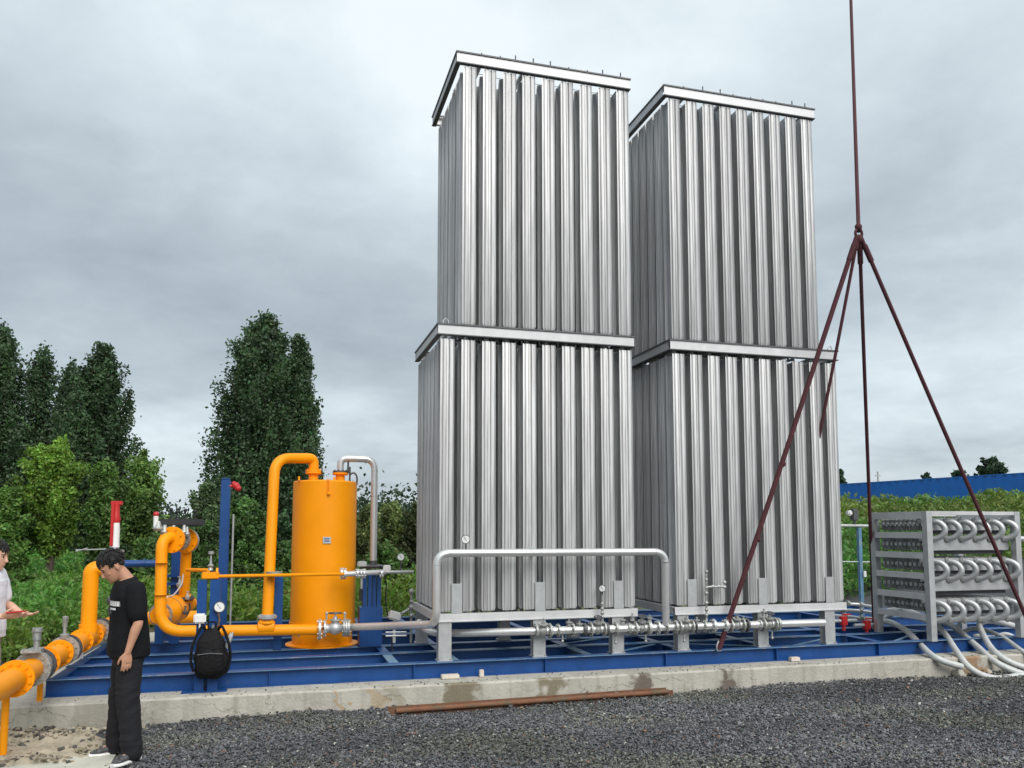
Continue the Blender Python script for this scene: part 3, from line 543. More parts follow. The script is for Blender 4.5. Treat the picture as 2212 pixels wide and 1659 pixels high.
# thin orange gas line
gl = thing('gas_line', at(600, 1300, -.1), 'thin orange gas line crossing in front of the tank at mid height', 'pipe')
pa = at(470, 1245, -.12); pb = at(742, 1240, 1.15); pc = at(893, 1235, 1.35)
MB().cyl(pa, pb, .018, 12).build('pipe_run', ORANGE, gl); MB().cyl(pb, at(832, 1236, 1.3), .034, 12).build('steel_section', STEEL, gl); MB().cyl(at(832, 1236, 1.3), pc, .022, 10).build('tail_pipe', GALV, gl)
for u, r_ in ((738, .075), (745, .07), (772, .06), (780, .055), (786, .06), (824, .05)): MB().flange(at(u, 1239, 1.2), X, r_, .02, 6, .008).build('flange', GALV, gl)
blk = MB().obox(at(455, 1243, -.12), (.17, .09, .07), None, .008).build('block', ORANGE, gl)
q = at(455, 1232, -.12); MB().lathe(q, Z, [(0, .03), (.03, .02), (.05, .035), (.07, .015), (.16, .008), (.17, .03), (.2, .03)], 10).build('needle_valve', CAST, gl)
q = at(467, 1237, -.12); MB().lathe(q, X, [(0, .05), (.02, .05)], 12).build('collar', ORANGE, gl)
g_ = gauge(gl, at(866, 1203, 1.35), .05, stem=.13)
# ------------------------------------------------------------------ blue posts
def post(name, u0, vt, vb, y, wd, label, cat='post', z0=ZC, group='blue support posts on the skid'):
    p = at(u0, vt, y); t = thing(name, (p.x, y, z0), label, cat, group); return t, p
t, p = post('support_post', 450, 1252, 0, -.13, .1, 'twin blue channel post with the black backpack hanging on it')
for dx, wd, m_ in ((-.055, .09, BLUE), (.075, .10, BLUE)): mb = MB(); mb.box((p.x+dx-wd/2, -.17, ZC+.012), (p.x+dx+wd/2, -.16, p.z)); mb.box((p.x+dx-wd/2, -.159, ZC+.012), (p.x+dx-wd/2+.01, -.09, p.z)); mb.box((p.x+dx+wd/2-.01, -.159, ZC+.012), (p.x+dx+wd/2, -.09, p.z)); mb.build('channel', m_, t)
MB().box((p.x-.22, -.22, ZC+.001), (p.x+.22, -.075, ZC+.012)).build('foot_plate', BLUE, t); 
g2 = gauge(t, at(474, 1311, -.2), .058, stem=.12)
q = at(432, 1336, -.2); tb = MB().obox(q, (.12, .06, .10), None, .015).cyl(q-Z*.05, q-Z*.12, .01, 8).build('transmitter', WHITE, t); MB().cyl(at(460, 1350, -.19), at(461, 1375, -.19), .016, 8).build('tag_plate', GALV, t)
MB().tube(spline([at(471, 1325, -.2), at(474, 1340, -.2), at(470, 1360, -.2), at(476, 1385, -.2)]), .01, 8).build('cable', RUST, t)
t, p = post('tall_post', 490, 1037, 1365, 3.35, .1, 'tallest blue square post with a red beacon at its head')
MB().box((p.x-.075, 3.28, ZC), (p.x+.055, 3.42, p.z), .008).build('shaft', BLUE, t); MB().box((p.x-.065, 3.285, p.z), (p.x+.045, 3.415, p.z+.03), .008).build('cap', BLUE, t); MB().cyl((p.x+.11, 3.3, ZC), (p.x+.11, 3.3, p.z-.5), .014, 8).build('conduit', GALV, t)
bc = MB(); q = at(510, 1050, 3.3); bc.ball(q, .055).ball(q+Vector((-.03, 0, .03)), .04).ball(q+Vector((.03, -.02, -.035)), .045); bc.cyl(q, q-X*.1, .02, 8); bc.build('beacon', RED, t)
t, p = post('support_post', 603, 1246, 0, 1.47, .1, 'single blue post just left of the orange tank'); MB().box((p.x-.05, 1.42, ZB+.003), (p.x+.05, 1.52, p.z), .005).build('shaft', BLUE, t)
t, p = post('support_post', 803, 1240, 0, 1.52, .1, 'wide blue ribbed post under the actuator, right of the orange tank')
for dx, wd, dy in ((-.09, .05, 0), (-.03, .045, -.03), (.03, .045, .01), (.09, .05, 0)): MB().box((p.x+dx-wd/2, 1.46+dy, ZB+.003), (p.x+dx+wd/2, 1.56+dy, p.z-.002)).build('rib', BLUE, t)
MB().box((p.x-.16, 1.38, ZB+.003), (p.x+.13, 1.62, at(800, 1312, 1.38).z), .006).build('lower_box', BLUE, t); MB().box((p.x-.15, 1.42, p.z), (p.x+.15, 1.6, p.z+.015)).build('cap_plate', DKST, t)
MB().tube(spline([at(830, 1240, 1.5), at(834, 1262, 1.5), at(833, 1300, 1.5), at(838, 1330, 1.5)]), .008, 6).build('cable', BLACK, t); q = at(780, 1285, 1.5); MB().obox(q, (.05, .05, .16), None, .006).build('switch', BLACK, t); MB().obox(at(783, 1268, 1.5), (.05, .03, .35), None, .004).build('side_plate', GALV, t)
# ------------------------------------------------------------------ silver loop pipe
lp = thing('loop_pipe', at(1190, 1380, -.2), 'polished steel pipe looping up and across the front of the left tower', 'pipe')
YL = -.2
pipe([at(757, 1355, YP), at(840, 1352, .7), at(943, 1349, YL), at(943, 1195, YL), at(1437, 1192, YL), at(1438, 1350, -.12)], .046, .16, 18, 10).build('pipe_run', STEEL, lp)
for u, v, ax_ in ((943, 1221, Z), (1437, 1213, Z), (972, 1194, X), (1415, 1192, X), (908, 1349, X)): q = at(u, v, YL if u > 910 else .05); MB().cyl(q-ax_*.004, q+ax_*.004, .0475, 18).build('weld_seam', GALV, lp)
gauge(lp, at(1006, 1165, YL), .052, stem=.07)
q = at(1148, 1184, YL); MB().cyl(q, q-Z*.04, .03, 10).box((q.x-.05, q.y-.01, q.z-.005), (q.x+.05, q.y+.01, q.z+.006)).build('vent_stub', GALV, lp)
for u in (1160, 1317): q = at(u, 1200, YL); MB().cyl(q+Y_*.02, (q.x, .03, q.z), .012, 8).build('bracket', DKST, lp)
# ------------------------------------------------------------------ manifold
mf = thing('manifold_pipe', at(1400, 1400, -.1), 'low steel manifold pipe with a row of bolted valves under both towers', 'pipe')
YM = -.1
pts = [at(905, 1345, .75), at(925, 1366, .45), at(985, 1368, .25), at(1100, 1365, 0), at(1165, 1363, YM), at(1780, 1345, YM)]
MB().tube(fillet(pts, .15, 6), .046, 18).build('pipe_run', STEEL, mf)
for u, wh in ((1172, 0), (1290, 1), (1385, 1), (1480, 0), (1590, 0), (1660, 1)):
    q = at(u, 1363-(u-1165)*18/615, YM); valve(mf, q, X, .05, .17, bool(wh), None, Vector((0, -.3, 1)).normalized(), .05)
for u in (1190, 1205, 1236, 1262, 1310, 1330, 1358, 1372, 1402, 1420, 1438, 1458, 1500, 1520, 1540, 1566, 1612, 1640, 1680):
    q = at(u, 1363-(u-1165)*18/615, YM); MB().flange(q, X, random.choice((.066, .078, .086)), random.choice((.014, .024, .034)), 8, .008).build('flange', random.choice((CAST, CAST, GALV, DKST)), mf)
for u, v in ((1229, 1345), (1252, 1348), (1345, 1340), (1366, 1332), (1403, 1335), (1448, 1345), (1505, 1340), (1570, 1340), (1606, 1338), (1650, 1322)):
    q = at(u, v, YM); MB().lathe(q-Z*.05, Z, [(0, .03), (.04, .026), (.045, .04), (.06, .04), (.062, .012), (.09, .012)], 8).build('small_valve', CAST, mf)
for u, v in ((1215, 1385), (1330, 1388), (1395, 1385), (1478, 1384), (1668, 1378)): q = at(u, v, YM); MB().cyl(q, q+Z*.08, .012, 8).ball(q, .02, 8, 6).build('drain', CAST, mf)
# instrument stand-pipes in front of tower bases
q0 = at(1301, 1345, YM); q1 = at(1301, 1285, YM); MB().tube([q0, q0.lerp(q1, .3), q0.lerp(q1, .6), q1], [.02, .012, .018, .01], 8).build('standpipe', CAST, mf)
for k in (.2, .35, .5, .68): q = q0.lerp(q1, k); MB().ball(q, .024, 8, 6).build('pipe_union', CAST, mf)
gauge(mf, at(1301, 1271, YM), .042, stem=.03)
q0 = at(1629, 1345-10, YM); q0 = at(1526, 1352, YM); q1 = at(1526, 1235, YM); MB().cyl(q0, q1, .013, 8).build('standpipe', CAST, mf)
for k in (.1, .2, .3, .42, .6, .7, .85, 1.): q = q0.lerp(q1, k); MB().ball(q, random.uniform(.018, .028), 8, 6).build('pipe_union', CAST, mf)
MB().cyl(at(1526, 1268, YM), at(1566, 1267, YM), .015, 8).build('side_arm', CAST, mf)
for u, v in ((1540, 1267), (1552, 1267), (1565, 1258), (1565, 1268)): MB().ball(at(u, v, YM), .024, 8, 6).build('pipe_union', GALV, mf)
# ------------------------------------------------------------------ big orange pipe at left
zb_ = .64
bpp = thing('supply_pipe', atz(60, 1560, 0), 'large orange flanged supply pipe coming in low at the left on thin orange props', 'pipe')
A0 = atz(-260, 1690, zb_); A1 = atz(250, 1340, zb_); A0 = Vector((atz(30, 1468, zb_).x, 0, zb_)) ; P1 = atz(25, 1470, zb_); P2 = atz(225, 1356, zb_); dv = (P2-P1).normalized(); A0 = P1-dv*2.2
def pp(u, v): q = atz(u, v, zb_); return P1+dv*(q-P1).dot(dv)
MB().cyl(A0, P2+dv*.9, .10, 24).build('pipe_run', ORANGE, bpp)
for (u, v, r_, t_, m_) in ((30, 1466, .185, .04, ORANGE), (62, 1445, .19, .05, CAST), (76, 1438, .19, .03, DKST), (88, 1430, .17, .03, ORANGE), (118, 1412, .165, .03, ORANGE), (128, 1406, .18, .025, CAST), (136, 1402, .18, .02, DKST), (142, 1399, .165, .02, ORANGE), (168, 1385, .16, .02, ORANGE), (192, 1372, .165, .02, ORANGE), (206, 1364, .17, .02, CAST), (213, 1360, .17, .02, DKST)):
    MB().flange(pp(u, v), dv, r_*.84, t_, 12, .012).build('flange', m_, bpp)
vb_ = pp(69, 1441); MB().cyl(vb_-dv*.07, vb_+dv*.07, .135, 24).build('valve_body', CAST, bpp)
for (u, v, u2, v2, r_) in ((50, 1400, 51, 1358, .045), (112, 1388, 113, 1352, .03)):
    q = pp(69, 1441) if u < 80 else pp(128, 1406); st = MB().lathe(q+Z*.12, Z, [(0, r_*1.3), (.03, r_*1.5), (.05, r_*1.5), (.06, r_*.6), (.12, r_*.6), (.125, r_*.8), (.19, r_*.8), (.2, r_), (.235, r_)], 14).build('valve_stem', CAST, bpp)
q = pp(55, 1450); MB().obox(q+Vector((0, .06, .17)), (.16, .12, .03), Euler((0, 0, .2)).to_matrix(), .006).build('gear_plate', CAST, bpp)
# riser and elbow
rb = pp(184, 1376); rt = at(188, 1222, rb.y); rt.x = rb.x; rt = Vector((rb.x, rb.y, at(186, 1228, rb.y).z)); re_ = Vector((at(228, 1226, rb.y).x, rb.y+.05, rt.z))
pipe([rb, rt, re_], .088, .26, 24, 12).build('riser', ORANGE, bpp)
for q in ((.42), (.72)): zz = rb.z+(rt.z-rb.z)*q; MB().cyl((rb.x, rb.y, zz), (rb.x, rb.y, zz+.008), .0895, 24).build('weld_seam', ORANGE, bpp)
MB().cyl((rb.x, rb.y, zb_+.05), (rb.x, rb.y, zb_+.15), .105, 24).build('branch_saddle', ORANGE, bpp)
for u, v, wd in ((82, 1575, .055), (5, 1652, .06)):
    q = atz(u, v, -.03); qq = P1+dv*(Vector((q.x, q.y, zb_))-P1).dot(dv); MB().cyl((q.x, q.y, -.06), (q.x, q.y, zb_-.08), wd*.5, 12).build('prop', ORANGE, bpp)
pipe([P2+dv*.8, P2+dv*1.1, P2+dv*1.1+X*1.1], .09, .2).build('tail_run', ORANGE, bpp)
q = pp(218, 1350)+Z*.1; MB().tube([q, q+Vector((-.02, 0, .1)), q+Vector((.02, 0, .2))], .012, 8).ball(q+Vector((0, 0, .22)), (.05, .03, .06), 10, 6).obox(q+Vector((.05, 0, .14)), (.03, .03, .2)).build('lever_handle', DKST, bpp)
q = pp(172, 1382); MB().obox(q+Vector((-.0, -.14, -.16)), (.07, .01, .07)).build('yellow_tag', WHITE, bpp)
# red and white relief valve above the elbow
rvp = Vector((at(247, 1200, rb.y+.05).x, rb.y+.05, rt.z+.12)); rv = thing('relief_valve', rvp, 'red and white relief valve column on the orange elbow above the man\'s head', 'valve')
MB().lathe(rvp, Z, [(0, .10), (.03, .10), (.03, .06), (.07, .06)], 18).build('collar', ORANGE, rv); MB().lathe(rvp+Z*.07, Z, [(0, .11), (.025, .11), (.025, .05), (.06, .05)], 18).build('base_flange', GALV, rv)
ztop = at(252, 1082, rb.y).z-rvp.z
MB().lathe(rvp+Z*.13, Z, [(0, .055), (.06, .05), (.2, .05), (.3, .045)], 16).build('bonnet', WHITE, rv)
MB().box((rvp.x-.045, rvp.y-.07, rvp.z+.14), (rvp.x-.012, rvp.y-.048, rvp.z+ztop-.02), .006).build('red_cover', RED, rv)
MB().lathe(rvp+Z*.42, Z, [(0, .045), (.05, .055), (.10, .04), (ztop-.46, .04)], 14).build('spring_case', RED, rv); MB().box((rvp.x-.06, rvp.y-.03, rvp.z+ztop-.05), (rvp.x+.07, rvp.y+.03, rvp.z+ztop), .008).build('top_bar', RED, rv)
MB().beam(rvp+Vector((-.42, 0, .10)), rvp+Vector((-.06, -.02, .11)), .03, .012).beam(rvp+Vector((-.42, 0, .085)), rvp+Vector((-.3, 0, .12)), .05, .01).build('lever', GALV, rv)
# ------------------------------------------------------------------ misc at right of tank / behind towers
hr = thing('handrail', at(1860, 1345, 2.6), 'blue-grey handrail post with pale horizontal rail right of the right tower', 'handrail')
ph = at(1855, 1140, 2.6); pf = at(1868, 1330, 2.6); MB().box((ph.x-.03, 2.57, ZC), (ph.x+.03, 2.63, ph.z)).build('post', BLUEL, hr); MB().cyl(at(1795, 1135, 2.6), at(1882, 1136, 2.6), .025, 10).build('top_rail', GALV, hr); MB().cyl(at(1805, 1213, 2.6), at(1885, 1214, 2.6), .01, 8).build('lower_rail', GALV, hr)
q = at(1845, 1112, 2.6); MB().obox(q, (.12, .1, .2), None, .015).cyl(q-Z*.1, q-Z*.2, .02, 8).build('lamp_housing', DKST, hr); MB().obox(q+Vector((-.10, 0, .03)), (.08, .1, .09), None, .02).build('lamp_head', WHITE, hr); MB().obox(at(1868, 1240, 2.55), (.05, .03, .1), None, .004).build('sign_tag', WHITE, hr)
for i, (u, v, lb) in enumerate(((1822, 1341, 'red valve low beside the right tower leg'), (1872, 1350, 'red valve at the foot of the handrail by the hoses'))):
    q = at(u, v, 1.0); t = thing('hose_valve', (q.x, q.y, ZB), lb, 'valve', 'red hose valves'); MB().obox(q, (.10, .08, .13), None, .01).cyl(q+Z*.06, q-Z*.14, .025, 8).build('body', RED, t); MB().cyl(q-X*.22, q+X*.22, .025, 10).build('connector', GALV, t); MB().obox(q+Z*.09+X*.05, (.14, .03, .02)).build('lever', RED, t)
for k, (u0, v0_, u1, v1, y) in enumerate(((1790, 1318, 1905, 1326, 1.9), (1800, 1330, 1900, 1345, 1.6), (1812, 1305, 1890, 1312, 2.4))):
    t = thing('transfer_pipe', at((u0+u1)/2, 1380, y), ('pale thin pipe highest of three between tower and rack' if k == 2 else 'pale thin pipe middle of three between tower and rack' if k == 0 else 'pale thin pipe lowest of three behind the red valves'), 'pipe', 'thin pipes between tower and rack'); MB().tube(spline([at(u0, v0_, y), at((u0+u1)/2, (v0_+v1)/2-3, y), at(u1, v1, y-.2)]), .028, 10).build('pipe_run', STEEL, t)
    for f in (.25, .6): q = at(u0+(u1-u0)*f, v0_+(v1-v0_)*f-3, y-.05*f); MB().flange(q, X, .05, .03, 6, .008).build('flange', CAST, t)
# small items between tank and left tower
for k, (u, v, y, s, lb) in enumerate(((852, 1330, 1.7, (.16, .12, .12), 'small white box on the skid behind the steel pipe'),)):
    q = at(u, v, y); t = MB().obox(q, s, Euler((0, .3, .2)).to_matrix(), .02).cyl(q, Vector((q.x, q.y, ZB)), .02, 8).build('junction_box', WHITE, None, Vector((q.x, q.y, ZB))); tag(t, lb, 'box')
t = thing('drain_stand', at(888, 1370, 1.7), 'small steel valve cluster standing at the rear left corner of the left tower', 'valve'); q0 = at(888, 1345, 1.75); q1 = at(889, 1272, 1.75); MB().cyl(q0-Z*.3, q1, .018, 8).build('standpipe', CAST, t)
for v, s in ((1278, .04), (1300, .03), (1312, .045), (1330, .04)): MB().ball(at(889, v, 1.75), s, 8, 6).build('pipe_union', CAST, t)
MB().cyl(at(868, 1325, 1.75), at(900, 1306, 1.75), .02, 8).build('side_arm', CAST, t)
t = thing('floor_pipe', at(850, 1380, 1.2), 'low dark steel pipe rack between the tank and the left tower', 'pipe'); MB().cyl(at(833, 1374, 1.2), at(878, 1373, 1.2), .012, 8).cyl(at(833, 1366, 1.25), at(878, 1365, 1.25), .010, 8).build('pipe_run', GALV, t); MB().tube(spline([at(846, 1372, 1.2), at(847, 1400, 1.2), at(850, 1408, 1.1)]), .01, 6).build('cable', BLACK, t)
# ------------------------------------------------------------------ crane sling
rg_ = at(1855, 508, -.55)
sl = thing('crane_sling', rg_, 'dark red four-legged lifting sling hanging from a crane line over the skid', 'sling')
top = atd(1836, -60, 14.5); MB().tube([top, rg_+Z*.05], .025, 10).build('hoist_line', ROPE, sl)
rm = MB(); rm.tube([rg_+Vector((.05*math.cos(t), 0, .07*math.sin(t)+.02)) for t in [2*math.pi*k/14 for k in range(15)]], .018, 8, False); rm.ball(rg_+Z*.11, (.05, .04, .05)).ball(rg_-Z*.05, (.045, .04, .06)).build('shackle', ROPE, sl)
ends = [at(1553, 1402, -.08), None, atz(1888, 1355, .41), atz(2238, 1382, .43)]
_g = at(1772, 930, .02); ends[1] = rg_+(_g-rg_)*1.09
for k, q in enumerate(ends):
    q0 = rg_+Vector(((-.03, -.015, .01, .03)[k], 0, -.02)); qm = q0.lerp(q, .5)+Vector((0, 0, -.03))
    lg = MB().tube(spline([q0, qm, q]), (.032, .022, .025, .026)[k], 10).build('sling_leg', ROPE, sl); MB().tube([q0+(q-q0)*.02, q0+(q-q0)*.06], .036, 10).build('ferrule', ROPE, lg)
    for f, s in ((.56, .05), (.74, .05)) if k == 0 else (): MB().ball(q0.lerp(q, f)+Vector((.02, 0, -.02)), s*.8, 8, 6).build('knot', ROPE, lg)
    if k != 1: MB().tube([q+Vector((.02, 0, .10)), q+Vector((.035, 0, .04)), q+Vector((.02, 0, -.02)), q+Vector((-.02, 0, -.02)), q+Vector((-.03, 0, .04)), q+Vector((0, 0, .10))], .012, 6).build('hook', GALV, lg)
# ------------------------------------------------------------------ rusty channel on the gravel
c1 = Vector((-.60, -.74, .03)); c2 = Vector((2.66, -.58, .03)); d = (c2-c1).normalized(); nrm = Vector((-d.y, d.x, 0))
mb = MB(); mb.beam(c1, c2, .012, .075); mb.beam(c1+nrm*.16, c2+nrm*.16, .012, .075); mb.beam(c1+nrm*.08-Z*.02, c2+nrm*.08-Z*.02, .147, .012); mb.tube([c1-Z*-.03+d*.05-nrm*.03, c2+Z*.03-d*.08-nrm*.03], .026, 10)
tag(mb.build('steel_channel', RUST, None, (c1+c2)/2), 'long rusty steel channel lying on the gravel against the slab', 'steel channel')
# ------------------------------------------------------------------ finned rack at right
def atx(u, v, x): r = ray(u, v); return CAM + r*((x-CAM.x)/r.x)
fc_ = atz(2020, 1383, ZB+.02); rx, ry = fc_.x, fc_.y+.05; yb_ = atx(1892, 1200, rx).y; zr = at(2017, 1104, ry).z; xe = at(2191, 1110, ry).x
rk = thing('tube_rack', (rx+.6, (ry+yb_)/2, ZB), 'grey steel rack of stacked finned tubes with rows of U bends at right', 'rack')
for x, y in ((rx, ry), (rx, yb_), (xe, ry), (xe, yb_)): MB().box((x-.045, y-.045, ZB+.002), (x+.045, y+.045, zr)).build('post', GALV, rk)
MB().box((rx+.047, ry-.04, zr-.05), (xe-.047, ry+.04, zr-.001)).box((rx+.047, yb_-.04, zr-.05), (xe-.047, yb_+.04, zr-.001)).box((rx-.04, ry+.047, zr-.10), (rx+.04, yb_-.047, zr-.002)).box((xe-.04, ry+.047, zr-.10), (xe+.04, yb_-.047, zr-.002)).build('top_frame', ALUF, rk)
zlo = at(2023, 1335, ry).z; lv = [zr-.06-(zr-.06-zlo)*k/5 for k in range(6)]
for z in lv[1:]:
    chan(MB(), (rx-.047, ry+.05, z+.05), (rx-.047, yb_-.05, z+.05), .085, .05, (-1, 0, 0)).build('side_rail', ALUF, rk)
for k in range(5):
    zt2 = lv[k]-.02; zb2 = lv[k+1]+.06
    for j in range(10):
        y = ry+.12+(yb_-ry-.24)*j/9; mb = MB(); zz = (zt2+zb2)/2; hh = (zt2-zb2)*.46
        for a in (-.045, -.015, .015, .045): mb.obox((rx+(xe-rx)/2, y+a, zz+a*.1), (xe-rx-.12, .010, 2*hh-abs(a)*.6))
        mb.cyl((rx+.03, y, zz), (xe-.03, y, zz), .03, 10).build('finned_tube', CAST if j % 3 == 1 else GALV, rk)
for k in range(5): MB().box((rx+.06, ry+.16, lv[k+1]+.02), (xe-.06, ry+.17, lv[k]-.03)).build('shade_backing', DKST, rk)  # added dark panels stand in for shade in the recess behind the bends
for r_ in range(3):                                   # three rows of aluminium return bends on the front
    za = lv[(0, 2, 4)[r_]]-.06; zb3 = za-.27
    for c_ in range(6):
        x = rx+.22+(xe-rx-.28)*c_/5.0; y0 = ry+.10; off = -.17
        zm_ = (za+zb3)/2; ac = Vector((.62, -.78, 0)); cc = Vector((x-.08, y0-.02, zm_))
        MB().tube([cc-ac*.16+Z*.125]+[cc+ac*(.17*math.sin(t))+Z*(.125*math.cos(t)) for t in [math.pi*k/12 for k in range(13)]]+[cc-ac*.16-Z*.125], .040, 12).build('return_bend', GALV, rk)
        MB().flange((x-.08, y0-.02, zm_+.125), (.62, -.78, 0), .056, .02, 6, .008).build('clamp', CAST, rk); MB().flange((x-.08, y0-.02, zm_-.125), (.62, -.78, 0), .056, .02, 6, .008).build('clamp', CAST, rk)
MB().cyl((xe+.02, ry, zr-.38), (xe+.5, ry-.05, zr-.40), .04, 12).build('outlet_pipe', GALV, rk)
# ------------------------------------------------------------------ hoses
def D5(cx, cy): return (1880+.37374*cx)/1.0687, (1000+.37374*cy)/1.0687
HS = [([(340, 1150), (400, 1160), (470, 1168), (560, 1215), (640, 1290), (720, 1368), (800, 1410), (910, 1442)], [1.6, 1.3, 1.0, .5, .1, -.35, -.5, -.55], 'pale hose nearest the right tower, sagging over the slab edge'),
      ([(440, 1145), (500, 1105), (560, 1095), (640, 1140), (720, 1165), (800, 1232), (880, 1350), (950, 1440), (1040, 1495), (1150, 1515), (1320, 1485)], [1.6, 1.5, 1.4, 1.0, .7, .2, -.3, -.55, -.62, -.65, -.7], 'pale hose drooping lowest onto the gravel at the right edge'),
      ([(700, 1155), (770, 1165), (850, 1190), (940, 1262), (1020, 1330), (1100, 1400), (1200, 1456), (1330, 1500)], [1.2, .9, .6, .1, -.2, -.45, -.6, -.7], 'pale hose crossing the rusty notch in the slab'),
      ([(1340, 1225), (1180, 1175), (1080, 1160), (1022, 1178), (1040, 1240), (1100, 1335), (1200, 1410), (1340, 1462)], [.2, .2, .2, .1, .0, -.3, -.5, -.6], 'pale hose curled in a tight hairpin below the rack'),
      ([(925, 1225), (980, 1205), (1060, 1218), (1160, 1258), (1250, 1320), (1340, 1385)], [.6, .5, .3, 0, -.3, -.5], 'pale bluish hose lying just inside the hairpin hose'),
      ([(960, 1262), (1010, 1250), (1100, 1262), (1180, 1240), (1260, 1270), (1340, 1300)], [.9, .8, .7, .6, .5, .4], 'short thin hose lying on the skid behind the hairpin hose'),
      ([(380, 1120), (430, 1125), (500, 1118), (580, 1125), (660, 1145), (745, 1175)], [2.0, 1.8, 1.6, 1.3, .9, .5], 'pale hose lying beneath the bundled one at the foot of the rack side'),
      ([(395, 1105), (460, 1092), (540, 1085), (600, 1100), (670, 1128), (735, 1150)], [2.4, 2.2, 2.0, 1.8, 1.5, 1.3], 'pale hose bundled along the foot of the rack side')]
for k, (pts_, ys, lb) in enumerate(HS):
    P_ = [at(*D5(*p), y) for p, y in zip(pts_, ys)]; t = thing('hose', P_[len(P_)//2], lb, 'hose', 'grey hoses by the rack')
    MB().tube(spline(P_, 7), .041 if k < 4 else .028, 12).build('hose_body', HOSE, t); MB().tube([P_[0], P_[0]+(P_[0]-P_[1]).normalized()*.08], .046, 10).build('coupling', CAST, t)
q = at(*D5(330, 1195), 1.1)
# rubble by the notch
for k, (cx, cy, s, lb) in enumerate(((905, 1490, .09, 'broken concrete chunk under the hoses, left piece'), (1075, 1330, .07, 'small broken concrete chunk beneath the crossing hoses'))):
    q = at(*D5(cx, cy), -.5); b_ = bmesh.new(); bmesh.ops.create_icosphere(b_, subdivisions=2, radius=s)
    for v in b_.verts: v.co = v.co*(1+.35*noise.noise(v.co*9+Vector((k, 0, 0))))
    me = bpy.data.meshes.new('rubble'); b_.to_mesh(me); b_.free(); me.materials.append(SLABM); o = bpy.data.objects.new('rubble', me); COL.objects.link(o); o.location = (q.x, -.47, s*.4); tag(o, lb, 'rubble')
# ------------------------------------------------------------------ vegetation
def leaves(name, c, size, tint, m=None, upright=0., aspect=1.6):
    c = np.asarray(c, float); n = len(c); a = RNG.normal(size=(n, 3)); a[:, 2] = a[:, 2]*(1-upright)+upright*2.2*np.abs(RNG.normal(1, .3, n)); a /= np.linalg.norm(a, axis=1)[:, None]
    b = RNG.normal(size=(n, 3)); b -= a*np.sum(a*b, 1)[:, None]; b /= np.linalg.norm(b, axis=1)[:, None]
    nn_ = np.cross(a, b); s = np.asarray(size)[:, None] if np.ndim(size) else size
    v = np.stack([c-a*s*aspect*.5, c+b*s*.5+nn_*s*.12, c+a*s*aspect*.5, c-b*s*.5+nn_*s*.12], 1).reshape(-1, 3)
    f = np.arange(n*4).reshape(n, 4)
    return npmesh(name, v, f, m or LEAF, np.repeat(tint, 4, 0))
def tints(n, base, var=.35, hot=None, fr=.1):
    t = np.array(base)[None]*RNG.uniform(1-var, 1+var, n)[:, None]*(1+RNG.normal(0, .08, (n, 3)))
    if hot is not None: k = RNG.random(n) < fr; t[k] = np.array(hot)*RNG.uniform(.7, 1.2, (k.sum(), 1))
    return np.clip(t, .003, 1)
def adopt(o, root):
    o.parent = root; o.location = -root.location; return o
LN, LS = 2.0, .66
